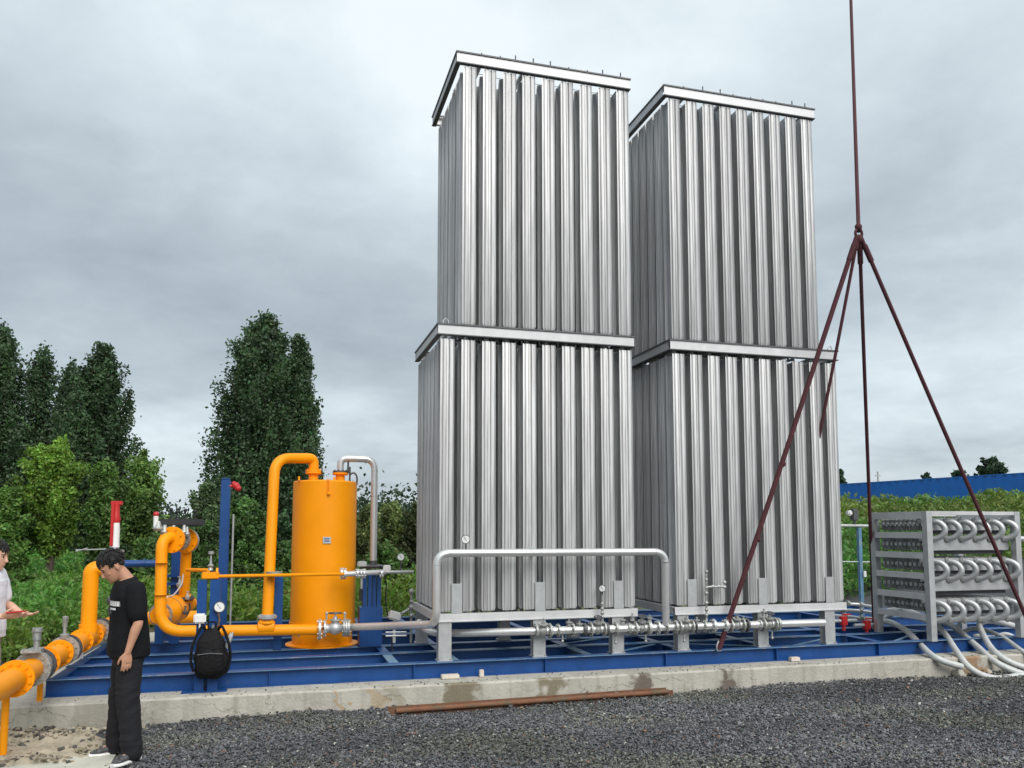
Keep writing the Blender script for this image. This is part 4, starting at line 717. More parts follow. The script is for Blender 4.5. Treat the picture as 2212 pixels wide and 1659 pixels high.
def tree(name, u, d, vtop, hwpx, vbot, label, base, kind='poplar', n=14000, leaf=.2, nplume=60, cat='tree', group=None, hot=None, trunk_v=None, lean=0., shift=0., tr=.16, gap=1., sub=None):
    p = cam2w((u-1106)/FPX*d, d); z0 = float(hgt(p.x, p.y)); H = CAM.z+(1144.6-vtop)/FPX*d; zb = CAM.z+(1144.6-vbot)/FPX*d; hw = hwpx/FPX*d
    root = thing(name, (p.x, p.y, z0), label, cat, group)
    zb = max(zb, z0+.1); Hc = H-zb; tk = MB(); trp = [Vector((p.x+lean*k/8*H*.1+.08*math.sin(k*1.3+u), p.y+.06*math.cos(k*1.7), z0-.1+(H*.93-z0)*k/8)) for k in range(9)]
    tk.tube(trp, [tr*(1-.85*k/8) for k in range(9)], 8); pts = []; szs = []; clump = []
    def trunk_at(z): t = min(max((z-z0)/(H*.93-z0), 0), .999)*8; i = int(t); return trp[i].lerp(trp[i+1], t-i)
    n = int(n*LN); leaf *= LS
    if kind == 'poplar': nplume = int(nplume*2.2); n = int(n*1.5); leaf *= .84
    per = max(1, n//nplume)
    for k in range(nplume):
        t = ((k+.5)/nplume)**(1.0 if kind == 'poplar' else .9); phi = k*2.399+random.uniform(-.4, .4)
        if kind == 'poplar':
            env = hw*1.24*((1-t)**.52)*((t+.2)**.25); rr_ = env*random.uniform(.18, 1.0)**.5; zt = zb+Hc*(.06+.94*t)*random.uniform(.95, 1.0)
            tip = trunk_at(zt)+Vector((math.cos(phi)*rr_, math.sin(phi)*rr_, 0)); tip.z = zt; st = trunk_at(max(z0+.3, zt-rr_*1.5-Hc*.13)); spread = (.068*Hc+.10*hw)*(1-.35*t); tp = .34
        else:
            env = hw*(math.sin(math.pi*min(1, t*.80+.16))**.6); rr_ = env*random.uniform(.35, 1.05); zt = zb+Hc*(.08+.92*t)*random.uniform(.9, 1.0)
            tip = trunk_at(zt)+Vector((math.cos(phi)*rr_, math.sin(phi)*rr_, 0)); tip.z = zt; st = trunk_at(max(z0+.2, zt-rr_*.8-Hc*.1)); spread = .14*max(hw, Hc*.4); tp = .7
        if k % 2 == 0: mid = st.lerp(tip, .55)+Vector((0, 0, -.04*(tip-st).length)); tk.tube([st, mid, st.lerp(tip, .92)], [tr*.28, tr*.15, tr*.05], 5)
        m_ = int(per*random.uniform(.6, 1.35)); q = RNG.beta(1.6, 1.15, m_); A = np.array(st)[None]*(1-q[:, None])+np.array(tip)[None]*q[:, None]
        ww = spread*(1-q*(1-tp))*random.uniform(.7, 1.15); g = RNG.normal(size=(m_, 3))*.55; cl = np.round(g*1.7)/1.7*.45+g*.55   # grainy sub-clumps
        pts.append(A+cl*ww[:, None]*gap); clump.append(np.full(m_, random.uniform(.58, 1.5)))
    c = np.concatenate(pts); cv = np.concatenate(clump);  ok = c[:, 2] > z0+.05; c = c[ok]; cv = cv[ok]
    tk.build('trunk', BARK, root); o = leaves('crown', c, RNG.uniform(.6, 1.3, len(c))*leaf, tints(len(c), base, .3, hot)*cv[:, None]); adopt(o, root); return root
DK = (.058, .102, .046); DK2 = (.055, .105, .046); LT = (.16, .27, .045); MD = (.085, .16, .045); OL = (.14, .18, .06)
tree('poplar_tree', -22, 47, 688, 112, 1170, 'tallest dark poplar cut by the left edge of the photo', DK, n=19000, leaf=.24, nplume=80, group='dark poplars on the skyline', tr=.25)
tree('poplar_tree', 78, 50, 735, 82, 1180, 'thin airy dark poplar second from the left edge', DK, n=7000, leaf=.24, nplume=60, group='dark poplars on the skyline', tr=.22)
tree('poplar_tree', 142, 52, 768, 62, 1180, 'smallest narrow dark poplar between two fuller ones', DK, n=5000, leaf=.25, nplume=44, group='dark poplars on the skyline', tr=.2)
tree('poplar_tree', 206, 47, 733, 108, 1120, 'dark poplar with ragged right side above the light green trees', DK, n=17000, leaf=.24, nplume=70, group='dark poplars on the skyline', tr=.25)
tree('poplar_tree', 562, 45, 668, 150, 1120, 'big dark poplar standing alone behind the orange tank', DK, n=33000, leaf=.23, nplume=110, group='dark poplars on the skyline', tr=.3)
tree('poplar_tree', 642, 46, 716, 64, 1100, 'second dark poplar top merging with the big lone poplar on its right', DK, n=11000, leaf=.23, nplume=50, group='dark poplars on the skyline', tr=.2)
tree('broadleaf_tree', 112, 26, 945, 84, 1160, 'light green tree with a forked trunk between the two men', LT, 'round', 17000, .12, 60, hot=(.2, .32, .06), tr=.15)
tree('broadleaf_tree', 25, 25, 1040, 60, 1225, 'low light green tree behind the man in white', (.11, .20, .045), 'round', 8000, .12, 34, tr=.08)
tree('broadleaf_tree', 228, 27, 990, 66, 1200, 'mid green tree behind the red relief valve', (.10, .18, .045), 'round', 12000, .12, 50, tr=.1)
tree('broadleaf_tree', 308, 28, 965, 60, 1200, 'airy light green tree with twigs reaching right toward the gap of sky', (.12, .20, .05), 'round', 6500, .12, 46, tr=.08, gap=1.25)
tree('broadleaf_tree', 447, 25, 1030, 42, 1200, 'sparse pale green sapling left of the tallest blue post', (.09, .14, .06), 'round', 3400, .11, 30, tr=.05, gap=1.25)
tree('broadleaf_tree', 530, 28, 1062, 72, 1230, 'rounded mid green tree behind the tallest blue post', MD, 'round', 13000, .12, 50, tr=.09)
tree('broadleaf_tree', 640, 31, 1045, 42, 1250, 'dark green tree showing between the overhead pipe and the tank', DK2, 'round', 6000, .14, 30, tr=.09)
for u, d, vt, hw, vb, lb, cc in ((430, 23, 1125, 60, 1260, 'dark bush behind the valve station', MD), (600, 22, 1165, 60, 1270, 'bush low behind the overhead orange pipe', MD), (690, 24, 1120, 60, 1270, 'bush hidden mostly by the tank', MD),
    (790, 26, 1085, 42, 1270, 'olive bush just right of the tank', OL), (848, 27, 1078, 45, 1270, 'tall olive bush below the left tower edge', OL), (905, 27, 1082, 45, 1270, 'olive bush touching the left tower edge', (.06, .08, .03)), (830, 22, 1165, 60, 1275, 'dark green bush behind the round dial gauge', MD),
    (330, 22, 1150, 60, 1270, 'bush behind the dark blue crossbar', MD), (255, 22, 1175, 60, 1270, 'bush behind the head of the man in black', (.05, .09, .03)), (30, 21, 1228, 60, 1290, 'bright low bush between the two men', (.075, .14, .03)), (175, 20, 1245, 50, 1290, 'bright low bush right of the forked trunk', (.08, .15, .03)), (510, 20, 1215, 70, 1300, 'bright low bush between backpack post and overhead pipe', (.06, .11, .03)), (860, 20, 1225, 60, 1300, 'light green bush low beside the left tower', (.07, .12, .03))):
    tree('bush', u, d, vt, hw, vb, lb, cc, 'round', 6500, .11, 30, 'bush', 'bushes behind the skid', tr=.04, hot=(.10, .15, .04) if cc[1] > .1 else None)
# small far trees above the blue wall
for u, d, vt, hw, vb, lb in ((2145, 60, 983, 42, 1048, 'small tree above the blue wall near the right edge'), (2072, 66, 1014, 22, 1045, 'little shrub tree left of the one near the right edge'), (2004, 75, 1020, 11, 1045, 'tiny dark shrub tree poking over the middle of the blue wall'), (1817, 48, 1010, 16, 1070, 'twiggy tree at the edge of the right tower')):
    tree('small_tree', u, d, vt, hw, vb, lb, (.045, .08, .045), 'round', 1500 if hw > 30 else 500, .30, 22, group='small trees beyond the blue wall', tr=.08, gap=1.2)
# distant wood and weeds
def scatter(u0, u1, d0, d1, n, pw=1.):
    u = RNG.uniform(u0, u1, n); d = d0+(d1-d0)*RNG.random(n)**pw; lat = (u-1106)/FPX*d; x = CAM.x+_R.x*lat+math.sin(YAW)*d; y = CAM.y+_R.y*lat+math.cos(YAW)*d; return x, y, d
x, y, d = scatter(-700, 1000, 60, 95, 70000); c = np.stack([x, y, np.abs(RNG.normal(0, 1, len(x)))*1.3+.2+1.3*(1+np.sin(x*.25))*RNG.random(len(x))], 1)
tag(leaves('far_wood', c, .27, tints(len(x), (.035, .06, .03), .3)), 'low dark mass of distant scrub along the horizon', 'scrub', kind='stuff')
def weeds(name, x, y, d, hgt_, base, label):
    n = len(x); z = hgt(x, y); k = 7; pt = np.sin(x*.9+1.5*np.sin(y*.7))+np.sin(y*1.3+x*.4)*.8; hh = hgt_*(1+.55*pt/1.8+.3*np.sin(x*3.1)*np.sin(y*2.3))*RNG.uniform(.5, 1.2, n)
    X_ = np.repeat(x, k)+RNG.normal(0, .13, n*k); Yy = np.repeat(y, k)+RNG.normal(0, .13, n*k); q = RNG.random(n*k)**.7; Zz = np.repeat(z, k)+np.repeat(hh, k)*q
    t = tints(n*k, base, .35, (.15, .2, .06), .05)*np.repeat(1+.22*pt/1.8, k)[:, None]; t[:, 0] *= np.repeat(1+.25*np.sin(x*.31+2+np.sin(y*.5)), k)
    o = leaves(name, np.stack([X_, Yy, Zz], 1), (.028+.0018*np.repeat(d, k))*RNG.uniform(.6, 1.3, n*k), np.clip(t, .004, 1), upright=.35, aspect=2.4); tag(o, label, 'weeds', kind='stuff'); return o
x, y, d = scatter(-500, 960, 12, 46, 42000, 1.3); keep = (y > 6.6+.6*np.sin(x*1.3)) | ((x < -4.6-.15*y) & (y > 2.6+.5*np.sin(x*1.7))); weeds('weeds', x[keep], y[keep], d[keep], .55, (.105, .205, .036), 'field of leafy green weeds behind the skid on the left')
x, y, d = scatter(1560, 2900, 15, 50, 70000, .8); s_ = (x-FA.x)*_fn.x+(y-FA.y)*_fn.y; keep = (y > 6.0) & (s_ > .4) & ((x > -8))
weeds('bank_weeds', x[keep], y[keep], d[keep], .52, (.11, .19, .045), 'dense green weeds covering the bank below the blue wall')
x, y, d = scatter(-400, 2600, 14.2, 17.5, 2600); keep = (y > 5.35) & (y < 7.4); n = int(keep.sum()); c = np.stack([x[keep], y[keep], RNG.uniform(.0, .10, n)], 1)
tag(leaves('dry_litter', np.repeat(c, 3, 0)+RNG.normal(0, .1, (n*3, 3))*np.array([1, 1, .25]), .09, tints(n*3, (.22, .2, .13), .4), upright=0), 'dry straw and debris along the back edge of the slab', 'debris', kind='stuff')
# blue sheet wall on the bank
def far_wall():
    mb = MB(); A = FA-_fd*14; B = FB+_fd*14; ln = (B-A).length; n = int(ln/.21)
    zt = lambda q: 1.9+(cz0+(cz1-cz0)*((q-FA).dot(_fd)/(FB-FA).length))
    def lat(q): dx = q.x-CAM.x; dy = q.y-CAM.y; return dx*_R.x+dy*_R.y, dx*math.sin(YAW)+dy*math.cos(YAW)
    # top edge follows the photo: 96 px over the horizon at the tower, 120 px at the right edge
    def hit(u):
        k = (u-1106)/FPX; best = None
        for i in range(4001):
            q = FA+_fd*(-14+(ln)*i/4000); la, fw = lat(q)
            if fw > 0 and (best is None or abs(la/fw-k) < best[0]): best = (abs(la/fw-k), q, fw)
        return best[1], best[2]
    qa, da = hit(1815); qb, db = hit(2212); za = 1.9+97*da/FPX; zbb = 1.9+121*db/FPX; ta = (qa-FA).dot(_fd); tb_ = (qb-FA).dot(_fd)
    ztop = lambda q: za+(zbb-za)*((q-FA).dot(_fd)-ta)/(tb_-ta)
    pr = []
    for i in range(n+1):
        q = A+_fd*(ln*i/n); off = .03 if i % 2 else -.03; pr.append((q+_fn*off, ztop(q)))
    root = thing('sheet_wall', (qa.x, qa.y, 2.7), 'long blue corrugated sheet wall on top of the green bank', 'wall')
    vs_ = []; fs = []
    for (q, z) in pr: vs_ += [(q.x, q.y, 2.2), (q.x, q.y, z), (q.x-_fn.x*.02, q.y-_fn.y*.02, z), (q.x-_fn.x*.02, q.y-_fn.y*.02, 2.2)]
    for i in range(n): o = 4*i; fs += [(o, o+4, o+5, o+1), (o+1, o+5, o+6, o+2), (o+2, o+6, o+7, o+3)]
    mb.add(vs_, fs); mb.build('sheeting', RBLUE, root)
    cp = MB(); a_ = pr[0]; b_ = pr[-1]; cp.beam((a_[0].x, a_[0].y, a_[1]+.03), (b_[0].x, b_[0].y, b_[1]+.03), .1, .05); cp.build('capping', RBLUE, root)
far_wall()
p = cam2w((1898-1106)/FPX*90, 90); t = thing('pylon', (p.x, p.y, 0), 'tiny distant grey mast above the blue wall', 'mast'); zt_ = 1.9+126/FPX*90
MB().cyl((p.x, p.y, 0), (p.x, p.y, zt_), .10, 8).build('mast', GALV, t); MB().box((p.x-.35, p.y-.05, zt_-.5), (p.x+.35, p.y+.05, zt_-.38)).build('crossarm', GALV, t)
# ------------------------------------------------------------------ backpack
q = at(456, 1412, -.24); bpk = thing('backpack', (q.x, q.y, ZC), 'black backpack hanging on the twin blue post', 'backpack')
def sup(c, a, b, n=28, e=3.2, ph=0):
    o = []
    for i in range(n):
        t = 2*math.pi*i/n; ct, st_ = math.cos(t), math.sin(t); x = math.copysign(abs(ct)**(2/e), ct)*a; y = math.copysign(abs(st_)**(2/e), st_)*b
        w_ = 1+.12*noise.noise(Vector((ct*3.5+c.z*4, st_*3.5, c.z*6))); o.append(Vector((c.x+x*w_, c.y+y*w_, c.z+.012*math.sin(3*t+c.z*20))))
    return o
zt_ = at(456, 1358, -.24).z; zb3 = at(456, 1465, -.24).z; hh = zt_-zb3
prof = [(0, .10, .05), (.05, .155, .08), (.2, .205, .105), (.4, .20, .11), (.6, .175, .10), (.8, .14, .08), (.93, .10, .055), (1, .05, .03)]
rings = []
for k in range(25):
    t = k/24; 
    for (t0_, a0, b0_), (t1_, a1, b1_) in zip(prof[:-1], prof[1:]):
        if t0_ <= t <= t1_: f = (t-t0_)/(t1_-t0_); a = a0+(a1-a0)*f; b = b0_+(b1_-b0_)*f
    rings.append(sup(Vector((q.x+.012*math.sin(t*7), q.y+.02, zb3+hh*t)), a*.84*(1+.05*math.sin(t*19)), b))
MB().loft(rings).build('pack_body', PACK, bpk)
pk = MB().loft([sup(Vector((q.x+.0, q.y-.10, zb3+.06+.24*t)), .13*s, .045*s) for t, s in ((0, .5), (.1, .9), (.3, 1), (.7, 1), (.9, .85), (1, .4))]).build('front_pocket', PACK, bpk)
MB().tube([(q.x-.12, q.y-.147, zb3+.26), (q.x, q.y-.15, zb3+.27), (q.x+.12, q.y-.147, zb3+.26)], .005, 6).build('zip', DKST, pk)
for s in (-1, 1): MB().tube(spline([(q.x+s*.06, q.y+.03, zt_-.02), (q.x+s*.10, q.y-.02, zt_+.02), (q.x+s*.17, q.y-.06, zt_-.14), (q.x+s*.19, q.y-.05, zt_-.3), (q.x+s*.16, q.y-.04, zb3+.08)]), .014, 8).build('strap', PACK, bpk)
MB().tube(spline([(q.x-.03, q.y, zt_-.01), (q.x-.035, q.y, zt_+.06), (q.x+.035, q.y, zt_+.06), (q.x+.03, q.y, zt_-.01)]), .009, 8).build('handle', PACK, bpk)
MB().tube(spline([(q.x-.02, q.y-.03, zb3+.03), (q.x-.05, q.y-.06, zb3-.06), (q.x-.03, q.y-.03, zb3-.12)]), .006, 6).build('loose_strap', PACK, bpk)
qq = at(501, 1380, -.2); t = MB().loft([sup(Vector((qq.x-.018*k, qq.y, qq.z+.06-.05*k)), .026*s, .02*s, 12) for k, s in ((0, .6), (1, 1), (2, .9), (3, .8))]).build('plastic_bag', GALV, None, Vector((qq.x, qq.y, qq.z-.1))); tag(t, 'small white plastic bundle hanging beside the backpack', 'bag')
# ------------------------------------------------------------------ people
def eval_mesh(mb, name, voxel, smooth=3, disp=None, mats=()):
    me = mb.mesh(name+'_src'); o = bpy.data.objects.new('tmp', me); COL.objects.link(o)
    m1 = o.modifiers.new('r', 'REMESH'); m1.mode = 'VOXEL'; m1.voxel_size = voxel; m1.use_smooth_shade = True
    if smooth: m2 = o.modifiers.new('s', 'SMOOTH'); m2.iterations = smooth; m2.factor = .5
    dg = bpy.context.evaluated_depsgraph_get(); r_ = bpy.data.meshes.new_from_object(o.evaluated_get(dg)); bpy.data.objects.remove(o); bpy.data.meshes.remove(me); r_.name = name
    if disp:
        nv = len(r_.vertices); nr = [v.normal.copy() for v in r_.vertices]
        for v, n_ in zip(r_.vertices, nr): v.co += n_*disp(v.co)
    r_.polygons.foreach_set('use_smooth', [True]*len(r_.polygons)); r_.materials.clear()
    for m_ in mats: r_.materials.append(m_)
    return r_
def V(*a): return Vector(a)
def ell(c, a, b, n=20, tilt=None, e=2.3):
    o = []
    for i in range(n):
        t = 2*math.pi*i/n; ct, st_ = math.cos(t), math.sin(t); v = V(math.copysign(abs(ct)**(2/e), ct)*a, math.copysign(abs(st_)**(2/e), st_)*b, 0)
        if tilt is not None: v = tilt @ v
        o.append(c+v)
    return o
def limb(mb, pts, rs, n=16): mb.tube(spline(pts, 4) if len(pts) > 2 else pts, [rs[min(int(i/4), len(rs)-1)]*(1-(i/4-int(i/4)))+rs[min(int(i/4)+1, len(rs)-1)]*(i/4-int(i/4)) for i in range((len(pts)-1)*4+1)] if len(pts) > 2 else rs, n); mb.ball(pts[0], rs[0]*.98, 14, 10); mb.ball(pts[-1], rs[-1]*.98, 14, 10)
def hand(mb, wr, d, palm, curl, thumb_side, k=1.):
    """wr wrist, d pointing direction, palm = palm normal, thumb_side = unit vector on the thumb side"""
    d = d.normalized(); th = (thumb_side-d*thumb_side.dot(d)).normalized(); pn = d.cross(th).normalized(); pn = pn if pn.dot(palm) > 0 else -pn
    rot = Matrix((th, pn, d)).transposed()
    secs = [(0, .024, .018), (.02, .028, .018), (.045, .038, .016), (.075, .042, .014), (.09, .038, .011)]
    mb.loft([ell(wr+d*s*k, a*k, b*k, 16, rot) for s, a, b in secs])
    for j, (off, ln, r_) in enumerate(((.030, .072, .0085), (.010, .080, .009), (-.011, .074, .0085), (-.031, .058, .0075))):
        p = wr+d*.082*k+th*off*k; dd = (d+th*off*1.6).normalized(); pts_ = [p-d*.01]; c_ = curl*(1+.12*j)
        for s in (.42, .33, .25): p = p+dd*ln*s*k; pts_.append(p); dd = (dd*math.cos(c_)+pn*math.sin(c_)).normalized()
        mb.tube(pts_, [r_*k*1.08, r_*k, r_*k*.92, r_*k*.78], 8); mb.ball(pts_[-1], r_*k*.78, 8, 6)
    p = wr+d*.025*k+th*.026*k; t1 = (d*.75+th*.65+pn*.25).normalized(); a = p+t1*.035*k; b = a+(d*.9+th*.3+pn*.35).normalized()*.03*k; c = b+(d+pn*.4).normalized()*.024*k
    mb.tube([p-t1*.012, a, b, c], [.014*k, .0115*k, .0098*k, .008*k], 8); mb.ball(c, .008*k, 8, 6)
def head(mb, c, rot, s=1.):
    secs = [(-.122, .050, .022, .020), (-.112, .046, .044, .036), (-.09, .032, .063, .050), (-.06, .018, .080, .062), (-.03, .008, .090, .068), (0, .002, .094, .071), (.035, -.004, .098, .075), (.07, -.008, .093, .073), (.10, -.012, .074, .058), (.118, -.014, .045, .035), (.124, -.014, .012, .01)]
    mb.loft([[c+rot @ (v*s) for v in ell(V(cx, 0, z), rx, ry, 20)] for z, cx, rx, ry in secs])
    P = lambda x, y, z: c+rot @ (V(x, y, z)*s)
    mb.tube([P(.090, 0, .012), P(.101, 0, -.010), P(.114, 0, -.032), P(.100, 0, -.044)], [.008, .010, .0145, .009], 8)
    mb.ball(P(.092, .0, -.066), (.012, .022, .006), 10, 6); mb.ball(P(.090, .0, -.076), (.011, .018, .006), 10, 6); mb.ball(P(.082, 0, -.104), (.018, .02, .016), 10, 6)
    for sg in (-1, 1):
        mb.ball(P(.078, sg*.032, .022), (.015, .022, .009), 10, 6); mb.ball(P(.062, sg*.046, -.028), (.018, .016, .018), 10, 6)
        e = P(-.010, sg*.077, -.012); mb.loft([[e+rot @ (V(math.cos(t)*.016*k2, sg*(.006 if k2 < 1 else 0), math.sin(t)*.030*k2-.004)) for t in [2*math.pi*i/12 for i in range(12)]] for k2 in (1, .98, .5)])
    return P
def person(loc, yaw, J, label, shirt, trou, skin, shirt_detail=True):
    root = thing('person', loc, label, 'person'); root.rotation_euler = (0, 0, yaw)
    def link(name, me, parent=root): o = bpy.data.objects.new(name, me); COL.objects.link(o); o.parent = parent; return o
    hrot = Euler((J.get('roll', 0), J['pitch'], J.get('hyaw', 0)), 'XYZ').to_matrix(); hc = J['head']; nb = J['neck']; bmb = MB()
    P = head(bmb, hc, hrot)
    bmb.tube([nb-V(.0, 0, .05), nb, nb.lerp(hc+hrot @ V(-.02, 0, -.06), .6), hc+hrot @ V(-.015, 0, -.05)], [.07, .058, .054, .055], 16)
    lean = nb.x
    for z, a, b in ((0, 0, 0),): pass
    tor = [(.84, .10, .15, 0), (.95, .10, .14, 0), (1.05, .095, .135, 0), (1.2, .105, .15, .2), (1.32, .11, .165, .5), (1.41, .085, .16, .8), (1.46, .06, .08, 1)]
    bmb.loft([ell(V(lean*f, 0, z), a, b) for z, a, b, f in tor])
    for sd_ in ('L', 'R'):
        sh, elb, wr = J['sh'+sd_], J['el'+sd_], J['wr'+sd_]; fa = (wr-elb)
        limb(bmb, [sh, sh.lerp(elb, .5), elb, elb.lerp(wr, .3), elb.lerp(wr, .7), wr], [.052, .046, .038, .040, .030, .0245], 14)
        hand(bmb, wr-fa.normalized()*.008, J['hd'+sd_], J['pn'+sd_], J['curl'+sd_], J['th'+sd_])
        hp, kn, an = J['hp'+sd_], J['kn'+sd_], J['an'+sd_]; limb(bmb, [hp, hp.lerp(kn, .5), kn, kn.lerp(an, .4), an], [.082, .068, .05, .052, .035], 14)
        bmb.tube([an-V(0, 0, .0), an+J['toe'+sd_]*.10-V(0, 0, .045)], [.035, .03], 10)
    bme = eval_mesh(bmb, 'body', .0052, 2, None, [skin, HAIR, WHITE]); eyes = [P(.089, .031, .004), P(.089, -.031, .004)]
    brow = [P(.093, .031, .024), P(.093, -.031, .024)]; mi = []
    for p in bme.polygons:
        c = p.center; k = 0
        if min((c-e).length for e in eyes) < .0085: k = 1
        elif any((hrot.transposed() @ (c-b_)).y**2/.00042+(hrot.transposed() @ (c-b_)).z**2/.000022 < 1 and (c-b_).length < .03 for b_ in brow): k = 1
        mi.append(k)
    bme.polygons.foreach_set('material_index', mi); body = link('body', bme)
    # hair: a thick cap with tapering locks
    hm = MB(); rnd = random.Random(5)
    hm.loft([[P(0, 0, 0)+hrot @ V(-.016+math.cos(t)*.104*math.sin(a), math.sin(t)*.083*math.sin(a), .050-.086*math.cos(a)) for t in [2*math.pi*i/20 for i in range(20)]] for a in [math.pi*(k+.3)/12.6 for k in range(13)]])
    hm.ball(P(-.05, 0, -.0), (.055, .07, .06), 14, 10)
    for k in range(420):
        t = rnd.uniform(-math.pi, math.pi); a = rnd.uniform(0, 1.9 if abs(t) > 1.0 else 1.42); n_ = V(math.cos(t)*math.sin(a), math.sin(t)*math.sin(a), math.cos(a)); p = V(-.016+n_.x*.100, n_.y*.080, .050+n_.z*.084)
        dn = (V(.5*math.cos(t)+.35, .6*math.sin(t), -.9+.5*math.cos(a))); dn = (dn-n_*dn.dot(n_)).normalized(); ln = rnd.uniform(.022, .045)
        hm.tube([P(*(p-n_*.006)), P(*(p+n_*.010+dn*ln*.5)), P(*(p+n_*.004+dn*ln))], [.0075, .006, .001], 5)
    hme = hm.mesh('hair'); hme.polygons.foreach_set('use_smooth', [True]*len(hme.polygons)); hme.materials.append(HAIR); link('hair', hme)
    # shirt
    sm_ = MB(); dx = J.get('shirtdx', 0)
    trs = [(.835, .158, .215, 0), (.90, .162, .212, 0), (1.0, .155, .205, 0), (1.12, .142, .195, .15), (1.25, .138, .198, .4), (1.34, .132, .200, .6), (1.405, .115, .175, .8), (1.45, .090, .120, .95), (1.478, .070, .078, 1.02)]
    rg = [ell(V(lean*f+dx*(1-f), 0, z+.0), a, b, 28, None, 2.5) for z, a, b, f in trs]
    for i, v in enumerate(rg[-1]): v.z += .022*(-(v.x-lean)/.07)
    sm_.loft(rg)
    for sd_ in ('L', 'R'):
        sh, elb = J['sh'+sd_], J['el'+sd_]; e2 = sh.lerp(elb, .78); limb(sm_, [sh+V(0, 0, -.0), sh.lerp(e2, .45), e2], [.076, .080, .072], 16)
    def wr_(co):
        return .0055*noise.noise(V(co.x*9, co.y*9, co.z*5+3))+.0055*(1-abs(noise.noise(V(co.x*6+co.z*10, co.y*7, co.z*9-co.x*6))))*(1 if co.z < 1.35 else .5)-.003
    sme = eval_mesh(sm_, 'shirt', .0075, 2, wr_, [shirt]); link('shirt', sme)
    tm = MB(); tm.loft([ell(V(.0, 0, z), a, b, 24) for z, a, b in ((.76, .11, .165), (.82, .125, .178), (.90, .125, .172), (.98, .12, .16))])
    for sd_ in ('L', 'R'):
        hp, kn, an = J['hp'+sd_], J['kn'+sd_], J['an'+sd_]; limb(tm, [hp, hp.lerp(kn, .5), kn, kn.lerp(an, .5), an+V(0, 0, -.02)], [.105, .096, .086, .082, .078], 18)
    def tw(co): return .006*(1-2*abs(noise.noise(V(co.x*7+co.z*8, co.y*7, co.z*11))))*(1.6 if (co.z < .25 or .4 < co.z < .6) else 1)
    tme = eval_mesh(tm, 'trousers', .009, 2, tw, [trou]); link('trousers', tme)
    for sd_ in ('L', 'R'):
        an, td = J['an'+sd_], J['toe'+sd_].normalized(); sdv = V(-td.y, td.x, 0); b0_ = V(an.x, an.y, 0)-td*.07; so_ = MB(); up2 = MB()
        def fr(x, wd, z0, z1, e=3): return [b0_+td*x+sdv*(math.copysign(abs(math.cos(t))**(2/e), math.cos(t))*wd)+V(0, 0, (z0+z1)/2+math.copysign(abs(math.sin(t))**(2/e), math.sin(t))*(z1-z0)/2) for t in [2*math.pi*i/16 for i in range(16)]]
        so_.loft([fr(x, wd, 0, h) for x, wd, h in ((-.012, .022, .03), (.0, .038, .038), (.06, .041, .034), (.13, .045, .030), (.20, .050, .030), (.25, .043, .032), (.275, .022, .034))]); s_me = so_.mesh('sole'); s_me.materials.append(WHITE)
        up2.loft([fr(x, wd, .028, h, 2.4) for x, wd, h in ((-.002, .024, .075), (.02, .035, .10), (.07, .038, .11), (.11, .038, .10), (.15, .041, .078), (.20, .044, .062), (.245, .036, .050), (.265, .016, .042))]); u_me = up2.mesh('shoe'); u_me.materials.append(J['shoe'])
        shoe = link('shoe', u_me); link('sole', s_me, shoe); 
        lc = MB()
        for i in range(4): x = .09+i*.024; zz = .104-i*.0115; lc.tube([b0_+td*x-sdv*.022+V(0, 0, zz-.004), b0_+td*x+V(0, 0, zz+.004), b0_+td*(x+.004)+sdv*.022+V(0, 0, zz-.004)], .0038, 6)
        l_me = lc.mesh('laces'); l_me.materials.append(GALV); link('laces', l_me, shoe)
    return root
TEE = mat('black_tshirt', (.008, .0085, .010), .9, 0, .15, 10, .25, 40, spec=.2)
def print_mask(m):
    t = m.node_tree; n = t.nodes; l = t.links; b = n['Principled BSDF']; src = b.inputs['Base Color'].links[0].from_socket; tcn = n.new('ShaderNodeTexCoord'); sp = n.new('ShaderNodeSeparateXYZ'); l.new(tcn.outputs['Object'], sp.inputs[0])
    def mt(op, a, b_):
        k = n.new('ShaderNodeMath'); k.operation = op
        for i, v in enumerate((a, b_)):
            if isinstance(v, (int, float)): k.inputs[i].default_value = v
            else: l.new(v, k.inputs[i])
        return k.outputs[0]
    def win(s, a, b_): return mt('MULTIPLY', mt('GREATER_THAN', s, a), mt('LESS_THAN', s, b_))
    def bar(z0, z1, y0, y1): return mt('MULTIPLY', win(sp.outputs[2], z0, z1), win(sp.outputs[1], y0, y1))
    cut = mt('GREATER_THAN', mt('FRACT', mt('MULTIPLY', sp.outputs[1], 38), 0), .16)
    tot = mt('MAXIMUM', mt('MULTIPLY', bar(1.258, 1.298, -.03, .165), cut), bar(1.226, 1.242, .02, .13)); tot = mt('MAXIMUM', tot, bar(1.19, 1.226, .03, .04)); tot = mt('MULTIPLY', tot, mt('GREATER_THAN', sp.outputs[0], .06))
    mx = n.new('ShaderNodeMix'); mx.data_type = 'RGBA'; l.new(tot, mx.inputs['Factor']); l.new(src, mx.inputs['A']); mx.inputs['B'].default_value = (.75, .75, .75, 1); l.new(mx.outputs['Result'], b.inputs['Base Color'])
print_mask(TEE)
GSHOE = mat('grey_sneaker', (.07, .07, .075), .7, 0, .9, 45)
f_ = atz(268, 1634, .02)
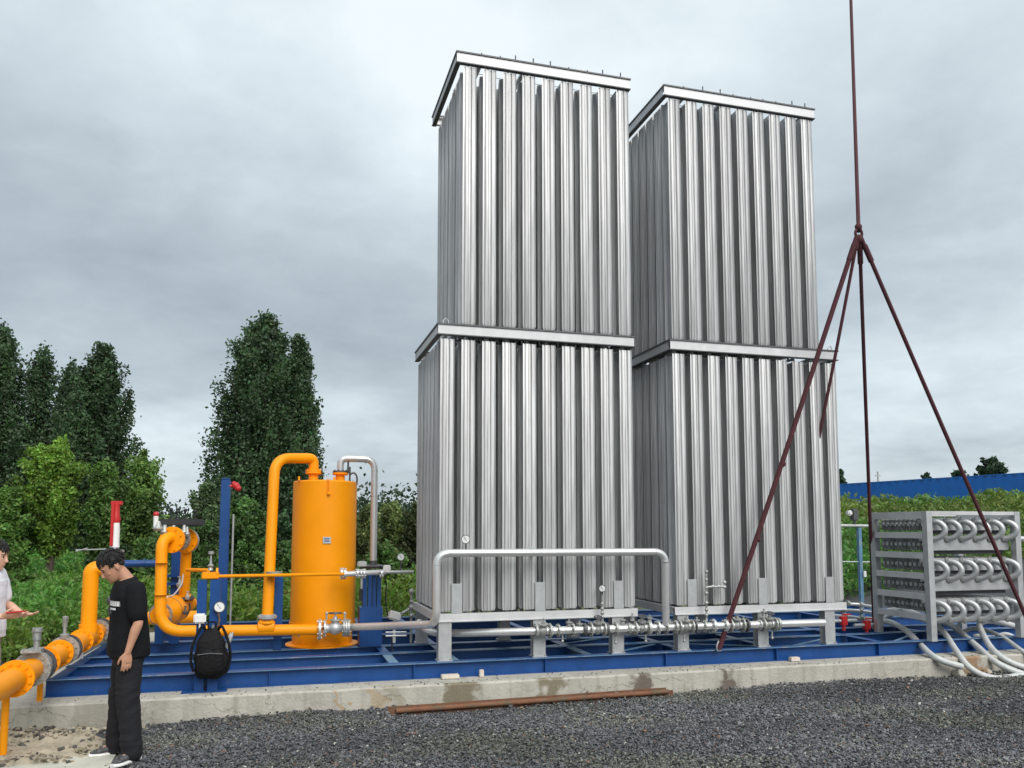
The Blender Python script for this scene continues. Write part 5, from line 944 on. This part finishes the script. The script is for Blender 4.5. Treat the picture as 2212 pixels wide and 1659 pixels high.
J1 = dict(head=V(.150, 0, 1.585), pitch=R(38), hyaw=R(4), neck=V(.035, 0, 1.47), shL=V(-.01, .185, 1.395), elL=V(-.025, .255, 1.135), wrL=V(.045, .245, .888), hdL=V(.06, -.01, -1), pnL=V(0, -1, 0), thL=V(1, .1, 0), curlL=.22,
    shR=V(-.0, -.185, 1.395), elR=V(.0, -.245, 1.13), wrR=V(.05, -.235, .89), hdR=V(.03, 0, -1), pnR=V(0, 1, 0), thR=V(1, 0, 0), curlR=.25,
    hpL=V(0, .088, .90), knL=V(.01, .135, .50), anL=V(-.03, .185, .085), toeL=V(.75, .55, 0), hpR=V(0, -.088, .90), knR=V(.03, -.10, .50), anR=V(.045, -.135, .085), toeR=V(1, -.02, 0), shoe=GSHOE)
person((f_.x, f_.y, .015), R(-162), J1, 'man in black t-shirt and trousers standing with bowed head beside the orange pipe', TEE, TROU, SKIN)
q = atd(-22, 1634, 7.45); pz = .10
J2 = dict(head=V(.085, 0, 1.575), pitch=R(14), hyaw=R(0), neck=V(.03, 0, 1.47), shL=V(0, .185, 1.395), elL=V(.05, .24, 1.13), wrL=V(.26, .18, 1.02), hdL=V(1, -.2, .05), pnL=V(0, -.3, 1), thL=V(0, -1, 0), curlL=.3,
    shR=V(0, -.185, 1.395), elR=V(.03, -.235, 1.075), wrR=V(.275, -.17, 1.04), hdR=V(1, .12, .10), pnR=V(0, 0, 1), thR=V(0, -.7, .7), curlR=.12,
    hpL=V(0, .088, .90), knL=V(.02, .11, .50), anL=V(-.02, .13, .085), toeL=V(1, .15, 0), hpR=V(0, -.088, .90), knR=V(.02, -.10, .50), anR=V(.02, -.12, .085), toeR=V(1, -.15, 0), shoe=GSHOE)
d_ = cam2w((-22-1106)/FPX*7.45, 7.45); m2 = person((d_.x, d_.y, pz), -YAW+R(2), J2, 'man in white t-shirt at the left edge holding out a red phone', WSHIRT, KHAKI, SKIN2)
ph_ = Matrix.Translation(m2.location) @ Matrix.Rotation(-YAW+R(2), 4, 'Z') @ V(.39, -.165, 1.082)
t = MB().obox(ph_, (.155, .075, .010), Euler((0, -.08, .15-YAW)).to_matrix(), .003).build('phone', RED, None, ph_); tag(t, 'red cased phone held flat in the left man\'s hand', 'phone')
